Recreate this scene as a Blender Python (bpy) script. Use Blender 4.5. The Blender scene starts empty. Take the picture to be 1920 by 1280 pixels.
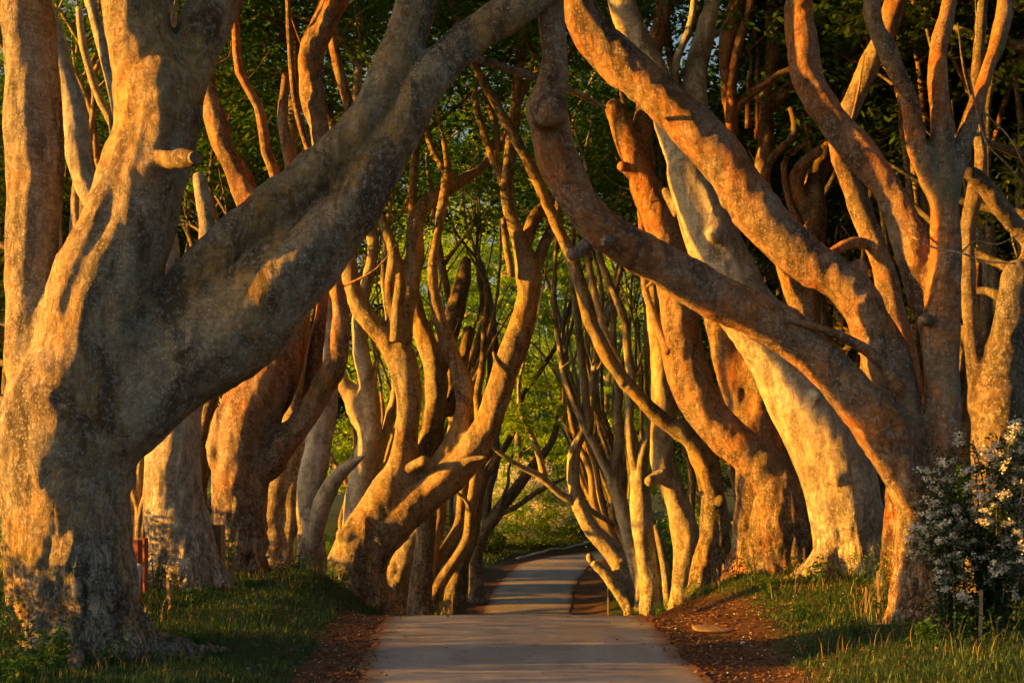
import bpy, math, random
import numpy as np
from mathutils import Vector

random.seed(7)
RNG = np.random.default_rng(7)
scene = bpy.context.scene
col = scene.collection

# ------------------------------------------------------------------ camera
FPX = 3000.0            # focal length in photograph pixels (1920 wide)
CX, HY = 960.0, 900.0   # principal column, horizon row
CAMZ = 2.6
cam_data = bpy.data.cameras.new("camera")
cam = bpy.data.objects.new("camera", cam_data)
col.objects.link(cam)
cam.location = (0, 0, CAMZ)
cam.rotation_euler = (math.radians(90), 0, 0)
cam_data.sensor_width = 36.0
cam_data.lens = 36.0 * FPX / 1920.0
cam_data.shift_y = (HY - 640.0) / 1920.0
cam_data.clip_end = 6000
scene.camera = cam

# ------------------------------------------------------------------ light
SUN_EL = math.radians(9.0)
SUN_AZ = math.atan2(-0.996, -0.087)      # low sun on the left, a little behind the camera
sun_dir = Vector((math.sin(SUN_AZ) * math.cos(SUN_EL), math.cos(SUN_AZ) * math.cos(SUN_EL), math.sin(SUN_EL)))
world = bpy.data.worlds.new("World")
scene.world = world
world.use_nodes = True
wn = world.node_tree
wn.nodes.clear()
sky = wn.nodes.new("ShaderNodeTexSky")
sky.sky_type = 'NISHITA'
sky.sun_disc = False
sky.sun_elevation = SUN_EL
sky.sun_rotation = SUN_AZ
sky.air_density = 1.0
sky.dust_density = 4.0
bg = wn.nodes.new("ShaderNodeBackground")
bg.inputs["Strength"].default_value = 0.055
wo = wn.nodes.new("ShaderNodeOutputWorld")
wn.links.new(sky.outputs[0], bg.inputs[0])
wn.links.new(bg.outputs[0], wo.inputs[0])
sl = bpy.data.lights.new("sun", 'SUN')
sl.energy = 5.0
sl.angle = math.radians(0.6)
sl.color = (1.0, 0.40, 0.02)
sun = bpy.data.objects.new("sun", sl)
col.objects.link(sun)
sun.rotation_euler = sun_dir.to_track_quat('Z', 'Y').to_euler()
sun.location = (-30, -10, 20)

scene.view_settings.view_transform = 'Standard'
scene.view_settings.look = 'None'
scene.view_settings.exposure = 1.9
scene.view_settings.gamma = 1.0
scene.render.engine = 'CYCLES'
scene.cycles.use_denoising = True
scene.cycles.use_adaptive_sampling = True
scene.cycles.adaptive_threshold = 0.03
scene.cycles.max_bounces = 3
scene.cycles.diffuse_bounces = 2
scene.cycles.glossy_bounces = 2
scene.cycles.transmission_bounces = 2
scene.cycles.transparent_max_bounces = 4
scene.cycles.sample_clamp_indirect = 4.0


# ------------------------------------------------------------------ helpers
def P(px, py, d):
    """a point seen at pixel (px, py) of the photograph, d metres down the road"""
    return np.array([(px - CX) * d / FPX, d, CAMZ - (py - HY) * d / FPX])


def _hash(ix, iy, iz, seed):
    h = (ix.astype(np.uint32) * np.uint32(374761393) + iy.astype(np.uint32) * np.uint32(668265263)
         + iz.astype(np.uint32) * np.uint32(2246822519) + np.uint32(seed * 3266489917 & 0xffffffff))
    h ^= h >> np.uint32(13)
    h *= np.uint32(1274126177)
    h ^= h >> np.uint32(16)
    return (h & np.uint32(0xffff)).astype(np.float32) / 32767.5 - 1.0


def noise(p, seed=0):
    """value noise in [-1, 1], p is (n, 3)"""
    p = np.asarray(p, dtype=np.float64)
    i = np.floor(p).astype(np.int64)
    f = p - i
    f = f * f * (3 - 2 * f)
    x, y, z = (i[:, k] & 0xffffffff for k in range(3))
    x1, y1, z1 = ((i[:, k] + 1) & 0xffffffff for k in range(3))
    fx, fy, fz = f[:, 0], f[:, 1], f[:, 2]
    a = _hash(x, y, z, seed) * (1 - fx) + _hash(x1, y, z, seed) * fx
    b = _hash(x, y1, z, seed) * (1 - fx) + _hash(x1, y1, z, seed) * fx
    c = _hash(x, y, z1, seed) * (1 - fx) + _hash(x1, y, z1, seed) * fx
    e = _hash(x, y1, z1, seed) * (1 - fx) + _hash(x1, y1, z1, seed) * fx
    return (a * (1 - fy) + b * fy) * (1 - fz) + (c * (1 - fy) + e * fy) * fz


def fbm(p, octv=3, seed=0):
    p = np.asarray(p)
    s, a, t = 0, 1.0, 0
    for k in range(octv):
        s = s + a * noise(p * 2.03 ** k + 17.3 * k, seed + k)
        t += a
        a *= 0.5
    return s / t


def smooth(e0, e1, x):
    t = np.clip((x - e0) / (e1 - e0), 0, 1)
    return t * t * (3 - 2 * t)


def mesh_np(name, V, F, mat, smooth_shade=True, attrs=None):
    """V (n,3); F list of faces or an (m,k) array"""
    me = bpy.data.meshes.new(name)
    V = np.asarray(V, dtype=np.float32)
    me.vertices.add(len(V))
    me.vertices.foreach_set("co", V.ravel())
    if isinstance(F, np.ndarray):
        m, k = F.shape
        me.loops.add(m * k)
        me.loops.foreach_set("vertex_index", F.astype(np.int32).ravel())
        me.polygons.add(m)
        me.polygons.foreach_set("loop_start", np.arange(0, m * k, k, dtype=np.int32))
    else:
        idx = np.concatenate([np.asarray(f) for f in F]).astype(np.int32)
        ln = np.array([len(f) for f in F], dtype=np.int32)
        me.loops.add(len(idx))
        me.loops.foreach_set("vertex_index", idx)
        me.polygons.add(len(ln))
        me.polygons.foreach_set("loop_start", (np.cumsum(ln) - ln).astype(np.int32))
    me.polygons.foreach_set("use_smooth", np.full(len(me.polygons), smooth_shade, dtype=bool))
    for k_, a in (attrs or {}).items():
        at = me.attributes.new(k_, 'FLOAT', 'POINT')
        at.data.foreach_set("value", np.asarray(a, dtype=np.float32))
    me.update(calc_edges=True)
    me.validate()
    if mat:
        me.materials.append(mat)
    return me


def link(name, me, parent=None, loc=None):
    o = bpy.data.objects.new(name, me)
    col.objects.link(o)
    if parent is not None:
        o.parent = parent
    if loc is not None:
        o.location = loc
    return o


def tag(o, label=None, cat=None, group=None, kind=None):
    if label: o["label"] = label
    if cat: o["category"] = cat
    if group: o["group"] = group
    if kind: o["kind"] = kind
    return o


def thing(name, loc, label, cat, group=None):
    o = bpy.data.objects.new(name, None)
    col.objects.link(o)
    o.location = loc
    return tag(o, label, cat, group)


# ------------------------------------------------------------------ materials
class NT:
    def __init__(self, name):
        self.m = bpy.data.materials.new(name)
        self.m.use_nodes = True
        self.t = self.m.node_tree
        self.t.nodes.clear()
        self.out = self.t.nodes.new("ShaderNodeOutputMaterial")

    def n(self, typ, **kw):
        nd = self.t.nodes.new("ShaderNode" + typ)
        for k, v in kw.items():
            if k.startswith("i_"):
                nd.inputs[k[2:].replace("_", " ")].default_value = v
            else:
                setattr(nd, k, v)
        return nd

    def l(self, a, b):
        self.t.links.new(a, b)

    def ramp(self, fac, stops):
        r = self.n("ValToRGB")
        e = r.color_ramp.elements
        while len(e) < len(stops):
            e.new(0.5)
        for q, (p, c) in zip(e, stops):
            q.position = p
            q.color = (*c, 1) if len(c) == 3 else c
        self.l(fac, r.inputs[0])
        return r.outputs[0]

    def mix(self, fac, a, b, mode='MIX'):
        m = self.n("Mix", data_type='RGBA', blend_type=mode, clamp_factor=True)
        for s, v in ((m.inputs[0], fac), (m.inputs[6], a), (m.inputs[7], b)):
            if hasattr(v, "default_value") or hasattr(v, "is_linked"):
                self.l(v, s)
            else:
                s.default_value = v if not isinstance(v, tuple) else ((*v, 1) if len(v) == 3 else v)
        return m.outputs[2]

    def math(self, op, a, b=0.0, c=None):
        m = self.n("Math", operation=op)
        for s, v in zip(m.inputs, (a, b, c)):
            if v is None: continue
            if hasattr(v, "is_linked"): self.l(v, s)
            else: s.default_value = v
        return m.outputs[0]

    def noise(self, vec, scale, detail=4, rough=0.55, dist=0.0):
        q = self.n("TexNoise", i_Scale=scale, i_Detail=detail, i_Roughness=rough, i_Distortion=dist)
        if vec is not None: self.l(vec, q.inputs["Vector"])
        return q.outputs["Fac"]

    def voro(self, vec, scale, feature='F1', rnd=1.0):
        q = self.n("TexVoronoi", feature=feature, i_Scale=scale, i_Randomness=rnd)
        self.l(vec, q.inputs["Vector"])
        return q

    def mapping(self, vec, scale):
        q = self.n("Mapping")
        q.inputs["Scale"].default_value = scale
        self.l(vec, q.inputs["Vector"])
        return q.outputs[0]

    def bump(self, h, strength, dist, normal=None):
        b = self.n("Bump", i_Strength=strength, i_Distance=dist)
        self.l(h, b.inputs["Height"])
        if normal is not None: self.l(normal, b.inputs["Normal"])
        return b.outputs[0]

    def principled(self, color, rough=0.8, normal=None, spec=0.3):
        b = self.n("BsdfPrincipled", i_Roughness=rough)
        b.inputs["Specular IOR Level"].default_value = spec
        if isinstance(color, tuple): b.inputs["Base Color"].default_value = (*color, 1)
        else: self.l(color, b.inputs["Base Color"])
        if normal is not None: self.l(normal, b.inputs["Normal"])
        return b

    def done(self, shader):
        self.l(shader, self.out.inputs["Surface"])
        return self.m


def bark_material(name, warm, grey, dark, lichen=0.5, rough_base=1.0):
    t = NT(name)
    pos = t.n("NewGeometry").outputs["Position"]
    hb = t.n("Attribute", attribute_name="hb").outputs["Fac"]
    big = t.noise(pos, 0.8, 3, 0.55)
    base = t.ramp(big, [(0.38, warm), (0.60, grey)])
    mott = t.noise(t.mapping(pos, (1, 1, 0.7)), 5.5, 7, 0.72, 0.5)
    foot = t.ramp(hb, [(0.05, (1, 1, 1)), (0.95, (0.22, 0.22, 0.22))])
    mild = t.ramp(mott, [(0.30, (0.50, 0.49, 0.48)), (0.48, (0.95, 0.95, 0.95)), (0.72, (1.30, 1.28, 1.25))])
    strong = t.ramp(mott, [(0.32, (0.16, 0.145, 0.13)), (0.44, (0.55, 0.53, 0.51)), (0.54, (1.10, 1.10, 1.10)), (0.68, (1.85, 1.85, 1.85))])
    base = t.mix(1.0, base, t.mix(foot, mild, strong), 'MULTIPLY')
    ring = t.noise(t.mapping(pos, (1.0, 1.0, 6.0)), 3.4, 4, 0.6, 0.8)
    base = t.mix(0.75, base, t.ramp(ring, [(0.36, (0.55, 0.54, 0.53)), (0.47, (1, 1, 1))]), 'MULTIPLY')
    # chalky lichen crust low on the stem
    cr = t.noise(pos, 2.6, 6, 0.7, 0.6)
    base = t.mix(t.math('MULTIPLY', t.math('MULTIPLY', t.ramp(cr, [(0.47, (0, 0, 0)), (0.58, (1, 1, 1))]), foot), 0.75 * lichen + 0.2), base, (0.50, 0.475, 0.43))
    # broad dark stains that run down the stem
    st = t.noise(t.mapping(pos, (1.0, 1.0, 0.40)), 1.7, 6, 0.65, 0.9)
    base = t.mix(t.ramp(st, [(0.48, (0, 0, 0)), (0.62, (0.85, 0.85, 0.85))]), base, dark)
    # furrows: ridged noise, strongest towards the foot (hb = height / 3 m)
    fur = t.noise(t.mapping(pos, (1, 1, 0.32)), 8.0, 5, 0.62, 1.3)
    ridge = t.ramp(t.math('ABSOLUTE', t.math('SUBTRACT', fur, 0.5)), [(0.0, (0, 0, 0)), (0.055, (1, 1, 1))])
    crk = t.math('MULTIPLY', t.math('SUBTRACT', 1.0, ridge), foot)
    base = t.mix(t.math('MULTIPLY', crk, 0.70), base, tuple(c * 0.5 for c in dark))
    # lichen: round flecks and crusts
    vf = t.voro(pos, 21.0)
    sepc = t.n("SeparateColor")
    t.l(vf.outputs["Color"], sepc.inputs[0])
    size = t.math('MULTIPLY', sepc.outputs[0], 0.34)
    spm = t.math('MULTIPLY', t.ramp(t.math('SUBTRACT', t.math('ADD', vf.outputs["Distance"], t.math('MULTIPLY', mott, 0.25)), size), [(0.10, (1, 1, 1)), (0.18, (0, 0, 0))]),
                 t.ramp(big, [(0.42, (0, 0, 0)), (0.52, (1, 1, 1))]))
    base = t.mix(t.math('MULTIPLY', spm, lichen), base, (0.60, 0.58, 0.52))
    base = t.mix(t.math('MULTIPLY', t.ramp(t.noise(pos, 13.0, 5, 0.75, 0.3), [(0.53, (0, 0, 0)), (0.60, (1, 1, 1))]), lichen * 0.9), base, (0.56, 0.54, 0.50))
    # a breath of moss
    base = t.mix(t.ramp(t.noise(pos, 0.7, 4, 0.6, 0.5), [(0.55, (0, 0, 0)), (0.72, (0.5, 0.5, 0.5))]), base, (0.13, 0.13, 0.05))
    h = t.math('ADD', t.math('MULTIPLY', mott, 1.5), t.math('MULTIPLY', t.math('MULTIPLY', ridge, foot), 0.42 * rough_base))
    nrm = t.bump(h, 1.0, 0.075)
    return t.done(t.principled(base, 0.8, nrm, 0.2).outputs[0])


BARK = bark_material("bark_weathered", (0.43, 0.265, 0.10), (0.31, 0.265, 0.195), (0.075, 0.055, 0.038))
BARK_PALE = bark_material("bark_pale", (0.54, 0.44, 0.34), (0.54, 0.51, 0.47), (0.17, 0.135, 0.105), 0.6, 0.8)
BARK_RED_LIT = bark_material("bark_red_lit", (0.46, 0.175, 0.05), (0.32, 0.225, 0.15), (0.075, 0.05, 0.035), 0.45)  # redder bark copy: red-orange low sunlight put into the colour
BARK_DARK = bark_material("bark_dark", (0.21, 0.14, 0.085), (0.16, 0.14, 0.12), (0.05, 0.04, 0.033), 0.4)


def wood_material(name, a, b):
    t = NT(name)
    tc = t.n("TexCoord").outputs["Object"]
    g = t.noise(t.mapping(tc, (9, 9, 1.2)), 3.0, 6, 0.65)
    c = t.ramp(g, [(0.3, a), (0.7, b)])
    return t.done(t.principled(c, 0.8, t.bump(g, 0.6, 0.02), 0.2).outputs[0])


CUTWOOD = wood_material("cut_wood", (0.09, 0.065, 0.045), (0.26, 0.19, 0.12))
POSTWOOD = wood_material("post_wood", (0.20, 0.13, 0.08), (0.36, 0.27, 0.18))
REDPOST = wood_material("red_post_wood", (0.26, 0.07, 0.035), (0.38, 0.12, 0.06))
PALEPOST = wood_material("pale_post_wood", (0.42, 0.38, 0.36), (0.62, 0.58, 0.54))


def leaf_material(name, c0, c1, trans, gloss=0.45, tmix=0.45):
    t = NT(name)
    r = t.n("Attribute", attribute_name="rnd").outputs["Fac"]
    c = t.ramp(r, [(0.0, c0), (1.0, c1)])
    p = t.principled(c, gloss, None, 0.3)
    tr = t.n("BsdfTranslucent")
    t.l(t.mix(1.0, c, trans, 'MULTIPLY'), tr.inputs[0])
    mx = t.n("MixShader")
    mx.inputs[0].default_value = tmix
    t.l(p.outputs[0], mx.inputs[1]); t.l(tr.outputs[0], mx.inputs[2])
    return t.done(mx.outputs[0])


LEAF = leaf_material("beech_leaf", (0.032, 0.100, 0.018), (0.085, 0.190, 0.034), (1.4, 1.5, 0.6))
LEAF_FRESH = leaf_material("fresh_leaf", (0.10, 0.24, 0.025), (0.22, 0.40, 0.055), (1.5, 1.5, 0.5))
LEAF_SUN = leaf_material("sunlit_young_leaf", (0.15, 0.29, 0.03), (0.33, 0.48, 0.07), (1.3, 1.3, 0.5), 0.45, 0.5)  # leaf green lifted and yellowed so the colour itself carries sunlight
LEAF_DARK = leaf_material("shrub_and_shade_leaf", (0.022, 0.050, 0.014), (0.050, 0.090, 0.022), (1.3, 1.3, 0.6))  # dark shrub leaf; on woodland crowns its darkness stands in for shade
GRASS = leaf_material("grass_blade", (0.022, 0.062, 0.022), (0.060, 0.115, 0.042), (1.4, 1.4, 0.6), 0.5, 0.35)
STRAW = leaf_material("dry_grass", (0.28, 0.19, 0.08), (0.42, 0.30, 0.14), (1.2, 1.1, 0.8), 0.6, 0.3)
DEADLEAF = leaf_material("dead_leaf", (0.10, 0.040, 0.018), (0.28, 0.125, 0.050), (1.2, 1.0, 0.8), 0.7, 0.15)
BLOSSOM = leaf_material("blossom", (0.62, 0.58, 0.50), (0.80, 0.77, 0.70), (1.0, 1.0, 1.0), 0.6, 0.3)


def ground_material():
    t = NT("ground_soil")
    pos = t.n("NewGeometry").outputs["Position"]
    dirt = t.n("Attribute", attribute_name="dirt").outputs["Fac"]
    n1 = t.noise(pos, 3.0, 8, 0.65)
    n2 = t.noise(pos, 22.0, 5, 0.7)
    soil = t.ramp(n1, [(0.3, (0.075, 0.042, 0.026)), (0.55, (0.125, 0.072, 0.045)), (0.75, (0.19, 0.115, 0.075))])
    soil = t.mix(0.8, soil, t.ramp(n2, [(0.3, (0.5, 0.47, 0.45)), (0.6, (1.15, 1.1, 1.05))]), 'MULTIPLY')
    turf = t.ramp(n1, [(0.3, (0.020, 0.035, 0.010)), (0.6, (0.045, 0.068, 0.020)), (0.8, (0.080, 0.075, 0.035))])
    m = t.math('ADD', dirt, t.math('MULTIPLY', t.math('SUBTRACT', t.noise(pos, 5.0, 6, 0.7), 0.5), 0.9))
    c = t.mix(t.ramp(m, [(0.40, (0, 0, 0)), (0.60, (1, 1, 1))]), turf, soil)
    h = t.math('ADD', n1, t.math('MULTIPLY', n2, 0.5))
    return t.done(t.principled(c, 0.9, t.bump(h, 0.8, 0.06), 0.15).outputs[0])


def road_material():
    t = NT("road_asphalt")
    pos = t.n("NewGeometry").outputs["Position"]
    edge = t.n("Attribute", attribute_name="edge").outputs["Fac"]
    n1 = t.noise(pos, 0.9, 6, 0.6, 0.4)
    n2 = t.noise(pos, 55.0, 3, 0.7)
    n3 = t.noise(t.mapping(pos, (1.0, 0.14, 1.0)), 2.4, 5, 0.6)
    c = t.ramp(n1, [(0.3, (0.26, 0.245, 0.242)), (0.7, (0.36, 0.342, 0.336))])
    c = t.mix(0.55, c, t.ramp(n3, [(0.3, (0.68, 0.67, 0.68)), (0.7, (1.2, 1.17, 1.15))]), 'MULTIPLY')
    c = t.mix(0.7, c, t.ramp(n2, [(0.3, (0.60, 0.60, 0.60)), (0.7, (1.3, 1.28, 1.26))]), 'MULTIPLY')
    trk = t.n("Attribute", attribute_name="track").outputs["Fac"]
    c = t.mix(t.math('MULTIPLY', trk, 0.55), c, t.mix(0.5, (0.33, 0.31, 0.30), c))
    pat = t.noise(pos, 0.55, 2, 0.4, 0.2)
    c = t.mix(t.ramp(pat, [(0.56, (0, 0, 0)), (0.57, (0.5, 0.5, 0.5))]), c, t.mix(1.0, c, (0.72, 0.71, 0.72), 'MULTIPLY'))
    ck = t.ramp(t.math('ABSOLUTE', t.math('SUBTRACT', t.noise(pos, 1.3, 6, 0.6, 1.0), 0.5)), [(0.0, (1, 1, 1)), (0.008, (0, 0, 0))])
    c = t.mix(t.math('MULTIPLY', ck, 0.5), c, (0.06, 0.05, 0.045))
    m = t.math('ADD', edge, t.math('MULTIPLY', t.math('SUBTRACT', t.noise(pos, 4.0, 7, 0.75), 0.5), 1.1))
    c = t.mix(t.ramp(m, [(0.62, (0, 0, 0)), (0.90, (0.85, 0.85, 0.85))]), c, (0.17, 0.095, 0.060))
    return t.done(t.principled(c, 0.72, t.bump(t.math('ADD', n2, t.math('MULTIPLY', n1, 2.0)), 0.5, 0.012), 0.3).outputs[0])


def stone_material(name, a, b, scale=6.0):
    t = NT(name)
    pos = t.n("NewGeometry").outputs["Position"]
    n1 = t.noise(pos, scale, 7, 0.65)
    return t.done(t.principled(t.ramp(n1, [(0.3, a), (0.7, b)]), 0.85, t.bump(n1, 0.8, 0.05), 0.2).outputs[0])


GROUND = ground_material()
ROAD = road_material()
STONE = stone_material("wall_stone", (0.16, 0.13, 0.11), (0.34, 0.29, 0.25))
KERB = stone_material("kerb_stone", (0.38, 0.35, 0.31), (0.55, 0.52, 0.47))
SAND = stone_material("sandy_dirt", (0.17, 0.115, 0.075), (0.27, 0.19, 0.125), 9.0)

# ------------------------------------------------------------------ terrain
D_ = np.array
RZ = D_([(-40, -3.2), (0, -2.95), (14, -2.72), (20.4, -2.59), (24.5, -2.40), (27, -2.335), (28.5, -2.40), (32, -2.86), (36, -3.34), (45, -4.30), (55, -5.2),
         (63, -5.85), (70, -6.10), (74, -5.95), (80, -5.36), (88, -4.72), (96, -4.55), (110, -4.3), (200, -3.0), (400, -1.0), (3000, -1.0)])
RXC = D_([(-40, 0.5), (0, 0.45), (14, 0.34), (20.4, 0.27), (27, 0.05), (36, -0.1), (50, 0.2), (63, 0.45), (72, 0.65), (80, 1.1), (88, 2.2), (93, 3.4), (97, 5.2),
          (101, 8.2), (104, 12.0), (106, 17), (108, 30), (110, 60)])
ZL = D_([(-40, -2.7), (14, -2.5), (22, -2.36), (27, -2.2), (31, -2.02), (35, -2.02), (38, -2.3), (41, -3.0), (45, -3.75), (50, -4.3), (56, -4.85), (65, -5.75), (72, -5.85),
         (80, -5.1), (90, -4.4), (110, -3.6), (200, -1.5), (400, 1.0), (3000, 1.0)])
ZR = D_([(-40, -2.6), (14, -2.4), (23.5, -2.2), (27, -2.12), (32, -2.03), (36, -2.15), (40, -2.6), (44, -3.32), (50, -4.15), (56, -4.75), (65, -5.65), (72, -5.85),
         (80, -5.1), (90, -4.5), (110, -3.9), (200, -2.0), (400, 1.0), (3000, 1.0)])
HW = 2.25


def curve(tab, d):
    # smooth interpolation: average of three linear look-ups
    return (np.interp(d - 1.2, tab[:, 0], tab[:, 1]) + np.interp(d, tab[:, 0], tab[:, 1]) + np.interp(d + 1.2, tab[:, 0], tab[:, 1])) / 3


def road_half(d):
    return np.interp(d, [0, 27, 45, 70, 200], [HW, HW, 2.15, 1.95, 1.95])


def ground_z(x, y):
    x = np.asarray(x, float); y = np.asarray(y, float)
    rz = curve(RZ, y)
    off = x - curve(RXC, y)
    hw = road_half(y)
    zl, zr = curve(ZL, y), curve(ZR, y)
    tl = smooth(hw + 0.25, hw + 2.3, -off)
    tr = smooth(hw + 0.25, hw + 3.4, off)
    z = rz + (zl - rz) * tl + (zr - rz) * tr
    amp = smooth(hw - 0.1, hw + 1.2, np.abs(off))
    p = np.stack([x, y, np.zeros_like(x)], -1).reshape(-1, 3)
    nn = (fbm(p * 0.55, 3, 5) * 0.13 + fbm(p * 2.1, 2, 9) * 0.05).reshape(x.shape)
    z = z + nn * amp
    # fields fall away gently to either side, far land rises
    z = z - 0.03 * np.clip(np.abs(off) - 9, 0, 30) * smooth(8, 20, np.abs(off)) * 0.4
    z = z + smooth(130, 600, y) * 4.0 + smooth(60, 500, np.abs(x)) * 6.0
    return z + CAMZ


def grid(xs, ys, zf, mat, name, attrf=None):
    X, Y = np.meshgrid(xs, ys)
    Z = zf(X, Y)
    V = np.stack([X, Y, Z], -1).reshape(-1, 3)
    nx, ny = len(xs), len(ys)
    i = np.arange((ny - 1) * (nx - 1))
    r, c = i // (nx - 1), i % (nx - 1)
    a = r * nx + c
    F = np.stack([a, a + 1, a + nx + 1, a + nx], -1)
    return mesh_np(name, V, F, mat, True, attrf(X, Y) if attrf else None)


def dirt_mask(x, y):
    off = x - curve(RXC, y)
    hw = road_half(y)
    wl = np.interp(y, [15, 27, 34, 60, 75, 95], [0.75, 0.75, 0.5, 0.4, 1.1, 1.3])
    wr = np.interp(y, [15, 24, 30, 38, 48, 60, 70, 95], [1.2, 1.4, 2.1, 1.9, 1.0, 1.2, 1.5, 1.2])
    left = 1 - smooth(wl - 0.35, wl + 0.45, -off - hw)
    right = 1 - smooth(wr - 0.9, wr + 1.2, off - hw)
    return np.where(off < 0, left, right)


xs = np.concatenate([-np.geomspace(1500, 13, 30), np.arange(-12.5, 12.6, 0.28), np.geomspace(13, 1500, 30)])
ys = np.concatenate([[-40, -20, -5, 3, 9, 13], np.arange(15, 46, 0.28), np.arange(46.3, 112, 0.6), np.geomspace(113, 3000, 40)])
g = link("ground", grid(xs, ys, ground_z, GROUND, "ground", lambda X, Y: {"dirt": dirt_mask(X, Y).ravel()}))
tag(g, "earth and grass verges rising beside the lane", kind="structure")

# the lane: a ribbon laid on the terrain, crumbling at its edges
sy = np.concatenate([np.arange(-30, 15, 1.5), np.arange(15, 40, 0.16), np.arange(40, 104.6, 0.5), [105.2, 105.8, 106.4, 107, 107.6, 108.2, 108.8, 109.4, 110]])
u = np.linspace(-1, 1, 25)
cxs = curve(RXC, sy)
# ribbon across the direction of travel
tang = np.gradient(np.stack([cxs, sy], -1), axis=0)
tang /= np.linalg.norm(tang, axis=1, keepdims=True)
nor = np.stack([tang[:, 1], -tang[:, 0]], -1)
pl = np.stack([sy * 1.3, sy * 0, sy * 0 + 3.0], -1)
eL = road_half(sy) + 0.14 * fbm(pl, 3, 21)
eR = road_half(sy) + 0.14 * fbm(pl + 50, 3, 22)
half = np.where(u[None, :] < 0, eL[:, None], eR[:, None]) * u[None, :]
RXm = cxs[:, None] + nor[:, 0:1] * half
RYm = sy[:, None] + nor[:, 1:2] * half
RZm = ground_z(RXm, RYm) + 0.02 + 0.03 * (1 - u[None, :] ** 2)
V = np.stack([RXm, RYm, RZm], -1).reshape(-1, 3)
nx = len(u)
i = np.arange((len(sy) - 1) * (nx - 1))
a = (i // (nx - 1)) * nx + i % (nx - 1)
F = np.stack([a, a + 1, a + nx + 1, a + nx], -1)
rd = link("road", mesh_np("road", V, F, ROAD, True, {"edge": np.repeat(np.abs(u)[None, :], len(sy), 0).ravel() ** 3,
                                                 "track": np.repeat((np.exp(-((np.abs(u) - 0.42) / 0.16) ** 2))[None, :], len(sy), 0).ravel()}))
tag(rd, "narrow grey asphalt lane dipping over the crest and bending right", kind="structure")


# ------------------------------------------------------------------ tubes
def resample(pts, rad, step):
    """Catmull-Rom through pts, radius along"""
    pts = np.asarray(pts, float); rad = np.asarray(rad, float)
    ext = np.vstack([2 * pts[0] - pts[1], pts, 2 * pts[-1] - pts[-2]])
    rex = np.concatenate([[rad[0]], rad, [rad[-1]]])
    out, orad = [], []
    for k in range(len(pts) - 1):
        p0, p1, p2, p3 = ext[k:k + 4]
        r0, r1, r2, r3 = rex[k:k + 4]
        n = max(2, int(np.linalg.norm(p2 - p1) / step))
        t = (np.arange(n) / n)[:, None]
        out.append(0.5 * ((2 * p1) + (-p0 + p2) * t + (2 * p0 - 5 * p1 + 4 * p2 - p3) * t ** 2 + (-p0 + 3 * p1 - 3 * p2 + p3) * t ** 3))
        t = t[:, 0]
        orad.append(r1 + (r2 - r1) * (t * t * (3 - 2 * t)))
    out.append(pts[-1:]); orad.append(rad[-1:])
    return np.vstack(out), np.concatenate(orad)


def frames(C):
    T = np.gradient(C, axis=0)
    T /= np.linalg.norm(T, axis=1, keepdims=True) + 1e-9
    N = np.zeros_like(C)
    ref = np.array([0, -1.0, 0.12])
    for k in range(len(C)):
        v = ref if k == 0 else N[k - 1]
        v = v - T[k] * v.dot(T[k])
        ln = np.linalg.norm(v)
        N[k] = v / ln if ln > 1e-6 else np.array([1.0, 0, 0])
    B = np.cross(T, N)
    return T, N, B


def tube(C, R, seg=16, seed=0, lump=0.10, flare=None, pinch=0.0):
    """closed tube along C; flare=(z_ground, amount) spreads buttress roots"""
    T, N, B = frames(C)
    th = np.arange(seg) / seg * 2 * math.pi
    ct, sn = np.cos(th), np.sin(th)
    s = np.concatenate([[0], np.cumsum(np.linalg.norm(np.diff(C, axis=0), axis=1))])
    rm = max(R.mean(), 0.02)
    q = np.stack([np.repeat(ct[None] * 1.25, len(C), 0), np.repeat(sn[None] * 1.25, len(C), 0), np.repeat((s / (rm * 3.2))[:, None], seg, 1)], -1).reshape(-1, 3)
    k1 = noise(q + seed * 7.1, seed).reshape(len(C), seg)
    q2 = q * np.array([2.6, 2.6, 1.5])
    k2 = noise(q2 + seed * 3.3, seed + 5).reshape(len(C), seg)
    mult = 1 + lump * k1 + lump * 0.45 * k2
    if seg >= 18:           # long creases and flutes running with the grain
        q3 = np.stack([q[:, 0] * 1.7, q[:, 1] * 1.7, q[:, 2] * 0.28], -1)
        k3 = noise(q3 + seed * 1.7, seed + 11).reshape(len(C), seg)
        mult = mult - 0.085 * np.exp(-(k3 / 0.16) ** 2) * smooth(-0.2, 0.5, noise(q * 0.6 + 5, seed + 12).reshape(len(C), seg))
    if flare:
        zg, am = flare
        h = np.clip(C[:, 2] - zg, 0, None)[:, None]
        lob = noise(np.stack([ct * 2.2, sn * 2.2, np.zeros(seg) + seed], -1), seed + 3)[None]
        mult = mult + am * np.exp(-h / 0.38) * (0.55 + 0.9 * np.clip(lob, -0.6, 1)) + 0.10 * am * np.exp(-h / 1.6) * lob * 2
    ring = R[:, None] * mult
    V = C[:, None, :] + ring[..., None] * (ct[None, :, None] * N[:, None, :] + sn[None, :, None] * B[:, None, :])
    n = len(C)
    V = np.vstack([V.reshape(-1, 3), C[0:1] - T[0:1] * R[0] * 0.1, C[-1:] + T[-1:] * R[-1] * pinch])
    i = np.arange((n - 1) * seg)
    r, c = i // seg, i % seg
    c2 = (c + 1) % seg
    Q = np.stack([r * seg + c, r * seg + c2, (r + 1) * seg + c2, (r + 1) * seg + c], -1)
    cc = np.arange(seg); cn = (cc + 1) % seg
    b0 = np.stack([cn, cc, np.full(seg, n * seg), np.full(seg, n * seg)], -1)
    b1 = np.stack([(n - 1) * seg + cc, (n - 1) * seg + cn, np.full(seg, n * seg + 1), np.full(seg, n * seg + 1)], -1)
    TR = np.vstack([b0[:, :3], b1[:, :3]])
    return V, Q, TR


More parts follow.
